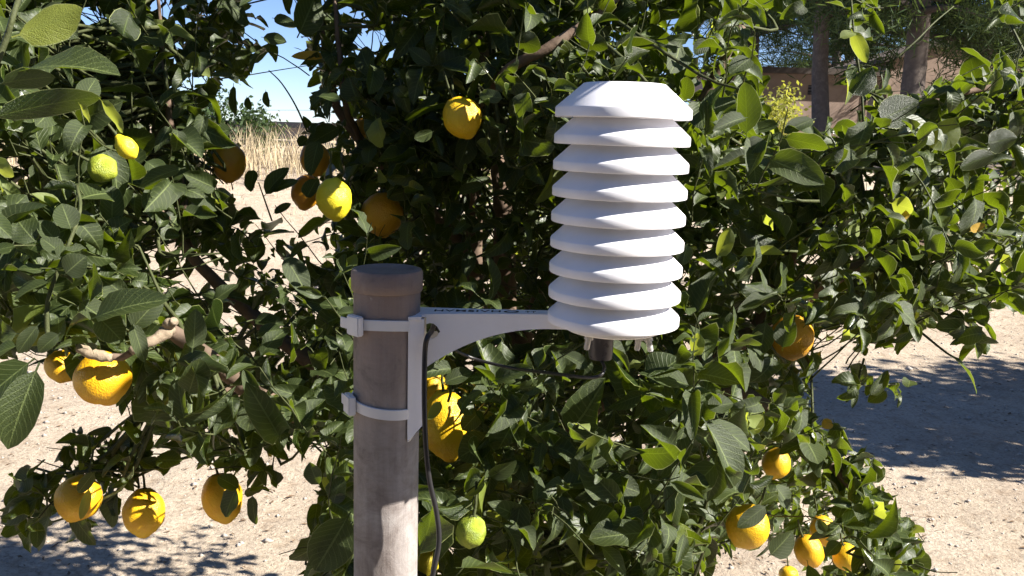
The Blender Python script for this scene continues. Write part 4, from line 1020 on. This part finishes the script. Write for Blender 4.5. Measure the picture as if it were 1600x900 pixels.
for mi, nm in ((0, 'foliage'), (1, 'young_foliage'), (2, 'yellow_foliage')):
    Vs = []; Fs = []; Us = []; Ts = []; o = 0
    for i in rest:
        if Mi[i] != mi: continue
        a, f, uu = VAR[Vi[i]]
        Vs.append(Bs[i] + Ls[i] * (a[:, :1] * Ds[i] + a[:, 1:2] * Wf[i] * Ss[i] + a[:, 2:] * Ns[i])); Fs.append(f + o); Us.append(uu); Ts.append(np.full(len(a), random.random())); o += len(a)
    if Vs:
        q = link(nm, mesh_np(nm, np.concatenate(Vs), F4=np.concatenate(Fs), uv=np.concatenate(Us), tint=np.concatenate(Ts)), LM[mi], tree, smooth=True); tag(q, kind='stuff')

# ---- wood
def wood(pts, r0, r1, mt=None, name='branch', sides=10, knob=.003, n=5):
    c = catmull(pts, n); k = len(c); return tube(name, c, [r0 + (r1 - r0) * i / (k - 1) for i in range(k)], mt or M_bark, tree, sides, knob)
g0 = Vector((TX, TY, gz(TX, TY) - .1))
fork = Vector((TX + .02, TY - .02, .45))
wood([g0, g0.lerp(fork, .5) + Vector((.02, 0, 0)), fork], .07, .055, name='trunk', sides=16, knob=.008)
LIMBS = [
 [fork, P(800, 620, 1.95), P(790, 480, 1.85), P(786, 330, 1.8), P(770, 180, 1.85), P(740, -80, 1.9)],
 [fork, P(760, 600, 1.98), P(742, 430, 1.9), P(738, 280, 1.85), P(700, 120, 1.9), P(650, -100, 2.0)],
 [fork, P(700, 660, 1.75), P(560, 650, 1.5), P(440, 640, 1.35), P(340, 570, 1.2), P(262, 512, 1.07)],
 [P(640, 650, 1.62), P(480, 560, 1.6), P(380, 480, 1.6), P(300, 400, 1.5), P(250, 330, 1.4)],
 [P(440, 640, 1.36), P(340, 610, 1.3), P(260, 610, 1.3)],
 [fork, P(900, 660, 1.7), P(1020, 600, 1.55), P(1180, 520, 1.5), P(1330, 420, 1.5), P(1480, 370, 1.55)],
 [P(1020, 600, 1.55), P(1150, 610, 1.4), P(1250, 680, 1.4), P(1330, 760, 1.38), P(1400, 840, 1.36)],
 [P(800, 560, 1.93), P(870, 420, 1.7), P(960, 300, 1.6), P(1080, 180, 1.5), P(1160, 40, 1.45)],
 [P(738, 330, 1.87), P(735, 220, 1.55), P(782, 121, 1.32), P(862, 72, 1.27), P(955, 5, 1.3), P(1010, -60, 1.4)],
 [P(1180, 520, 1.5), P(1250, 380, 1.5), P(1340, 250, 1.4), P(1440, 165, 1.4), P(1620, 120, 1.45)],
 [P(742, 400, 1.9), P(620, 280, 1.8), P(540, 190, 1.75), P(515, 120, 1.7), P(500, 20, 1.65)],
 [P(300, 400, 1.5), P(270, 210, 1.45), P(255, 90, 1.45), P(244, -60, 1.45)],
 [P(580, 240, 1.76), P(545, 180, 1.5), P(528, 60, 1.45), P(520, -60, 1.45)],
 [fork, P(850, 800, 1.7), P(960, 820, 1.4), P(1080, 850, 1.25)], [fork, P(620, 900, 1.7), P(560, 880, 1.35), P(535, 830, 1.1)],
]
RADS = [(.032, .012), (.024, .009), (.028, .0085), (.020, .006), (.011, .004), (.030, .007), (.014, .004), (.022, .006), (.010, .006), (.014, .004), (.015, .004), (.008, .002), (.007, .0025), (.018, .005), (.018, .005)]
LP = []
for L_, (a, b) in zip(LIMBS, RADS):
    wood(L_, a, b); LP += catmull(L_, 6)
# pruned pale stub by the large lemon
def stub(pts, rads):
    c = catmull(pts, 5); n_ = len(c); rr = [rads[min(len(rads) - 1, int(i * len(rads) / n_))] * random.uniform(.9, 1.1) for i in range(n_)]
    return tube('pruned_stub', c, rr, M_cut, tree, 14, .0045)
stub([P(266, 510, 1.07), P(252, 520, 1.06), P(230, 535, 1.05), P(208, 550, 1.05)], [.007, .0085, .008, .0065, .0055, .006, .006])
stub([P(258, 516, 1.068), P(262, 506, 1.06), P(272, 502, 1.055)], [.006, .007, .0055])
stub([P(172, 558, 1.05), P(150, 553, 1.05), P(122, 546, 1.05)], [.005, .0062, .0058, .0045])
wood([P(208, 550, 1.055), P(190, 556, 1.06), P(172, 556, 1.055)], .0045, .0045)
wood(SHADE_SHOOT, .0018, .004, M_twig, 'shoot', 7, 0)  # stem of the added shoot that shades the top plate
# green shoots and visible twigs
for pts, a, b in [([P(-10, 110, .58), P(10, 60, .58), P(22, 20, .58), P(38, -30, .6)], .0022, .0016), ([P(75, 540, 1.0), P(75, 470, 1.0), P(100, 400, 1.0), P(125, 330, 1.02), P(120, 290, 1.05)], .0028, .0018),
                  ([P(425, 345, 1.52), P(412, 308, 1.5), P(404, 285, 1.5)], .0016, .001), ([P(480, 205, 1.6), P(462, 165, 1.55), P(440, 130, 1.5), P(420, 110, 1.5)], .0018, .0009), ([P(1395, 95, 1.4), P(1430, 65, 1.4), P(1460, 35, 1.42), P(1490, 10, 1.45)], .0017, .001),
                  ([P(690, 560, 1.2), P(697, 585, 1.15), P(704, 610, 1.13), P(700, 628, 1.13)], .0022, .0018), ([P(88, 740, 1.36), P(150, 735, 1.34), P(230, 735, 1.34), P(290, 715, 1.35), P(360, 700, 1.36)], .0018, .0026), ([P(1300, 700, 1.38), P(1340, 780, 1.35), P(1345, 850, 1.34)], .002, .0014),
                  ([P(1350, 560, 1.45), P(1345, 600, 1.45), P(1400, 600, 1.5)], .002, .0014), ([P(1440, 520, 1.4), P(1480, 552, 1.32), P(1500, 562, 1.3)], .002, .0012), ([P(1350, 200, 1.38), P(1345, 130, 1.38), P(1335, 60, 1.38), P(1330, 0, 1.38)], .002, .0016), ([P(1165, 250, 1.15), P(1166, 216, 1.12)], .0015, .001)]:
    wood(pts, a, b, M_twig, 'shoot', 7, 0, 4)
# twigs joining the sprigs to the limbs, and the sprigs' own stems: too many to pick apart
Vt = []; Ft = []; o = 0
LPa = np.array(LP)
for pts in TW:
    V_, F_ = tube_data(pts, list(np.linspace(.0015, .0007, len(pts))), 4, o); Vt += V_; Ft += F_; o += len(V_)
    if random.random() < .45:
        p = pts[0]; dd = ((LPa - np.array(p)) ** 2).sum(1); q = Vector(LPa[dd.argmin()]); 
        if .05 < (q - p).length < .55:
            m_ = p.lerp(q, .5) + Vector([random.gauss(0, .03) for _ in range(3)]) - Vector((0, 0, .03))
            bad = False
            for s in (.1, .3, .5, .7, .9):
                u, v, d = proj(p.lerp(q, s))
                if lookup(Ggap, u, v) or d < 1.12 or covers_lemon(u, v, d, 0): bad = True
            if not bad:
                V_, F_ = tube_data(catmull([p, m_, q], 3), list(np.linspace(.0019, .0038, 7)), 4, o); Vt += V_; Ft += F_; o += len(V_)
q = link('twigs', mesh_np('twigs', [tuple(v) for v in Vt], F4=Ft), M_twig, tree, smooth=True); tag(q, kind='stuff')
tris = sum(len(o.data.polygons) * 2 for o in S.objects if o.type == 'MESH'); print('tris ~', tris)
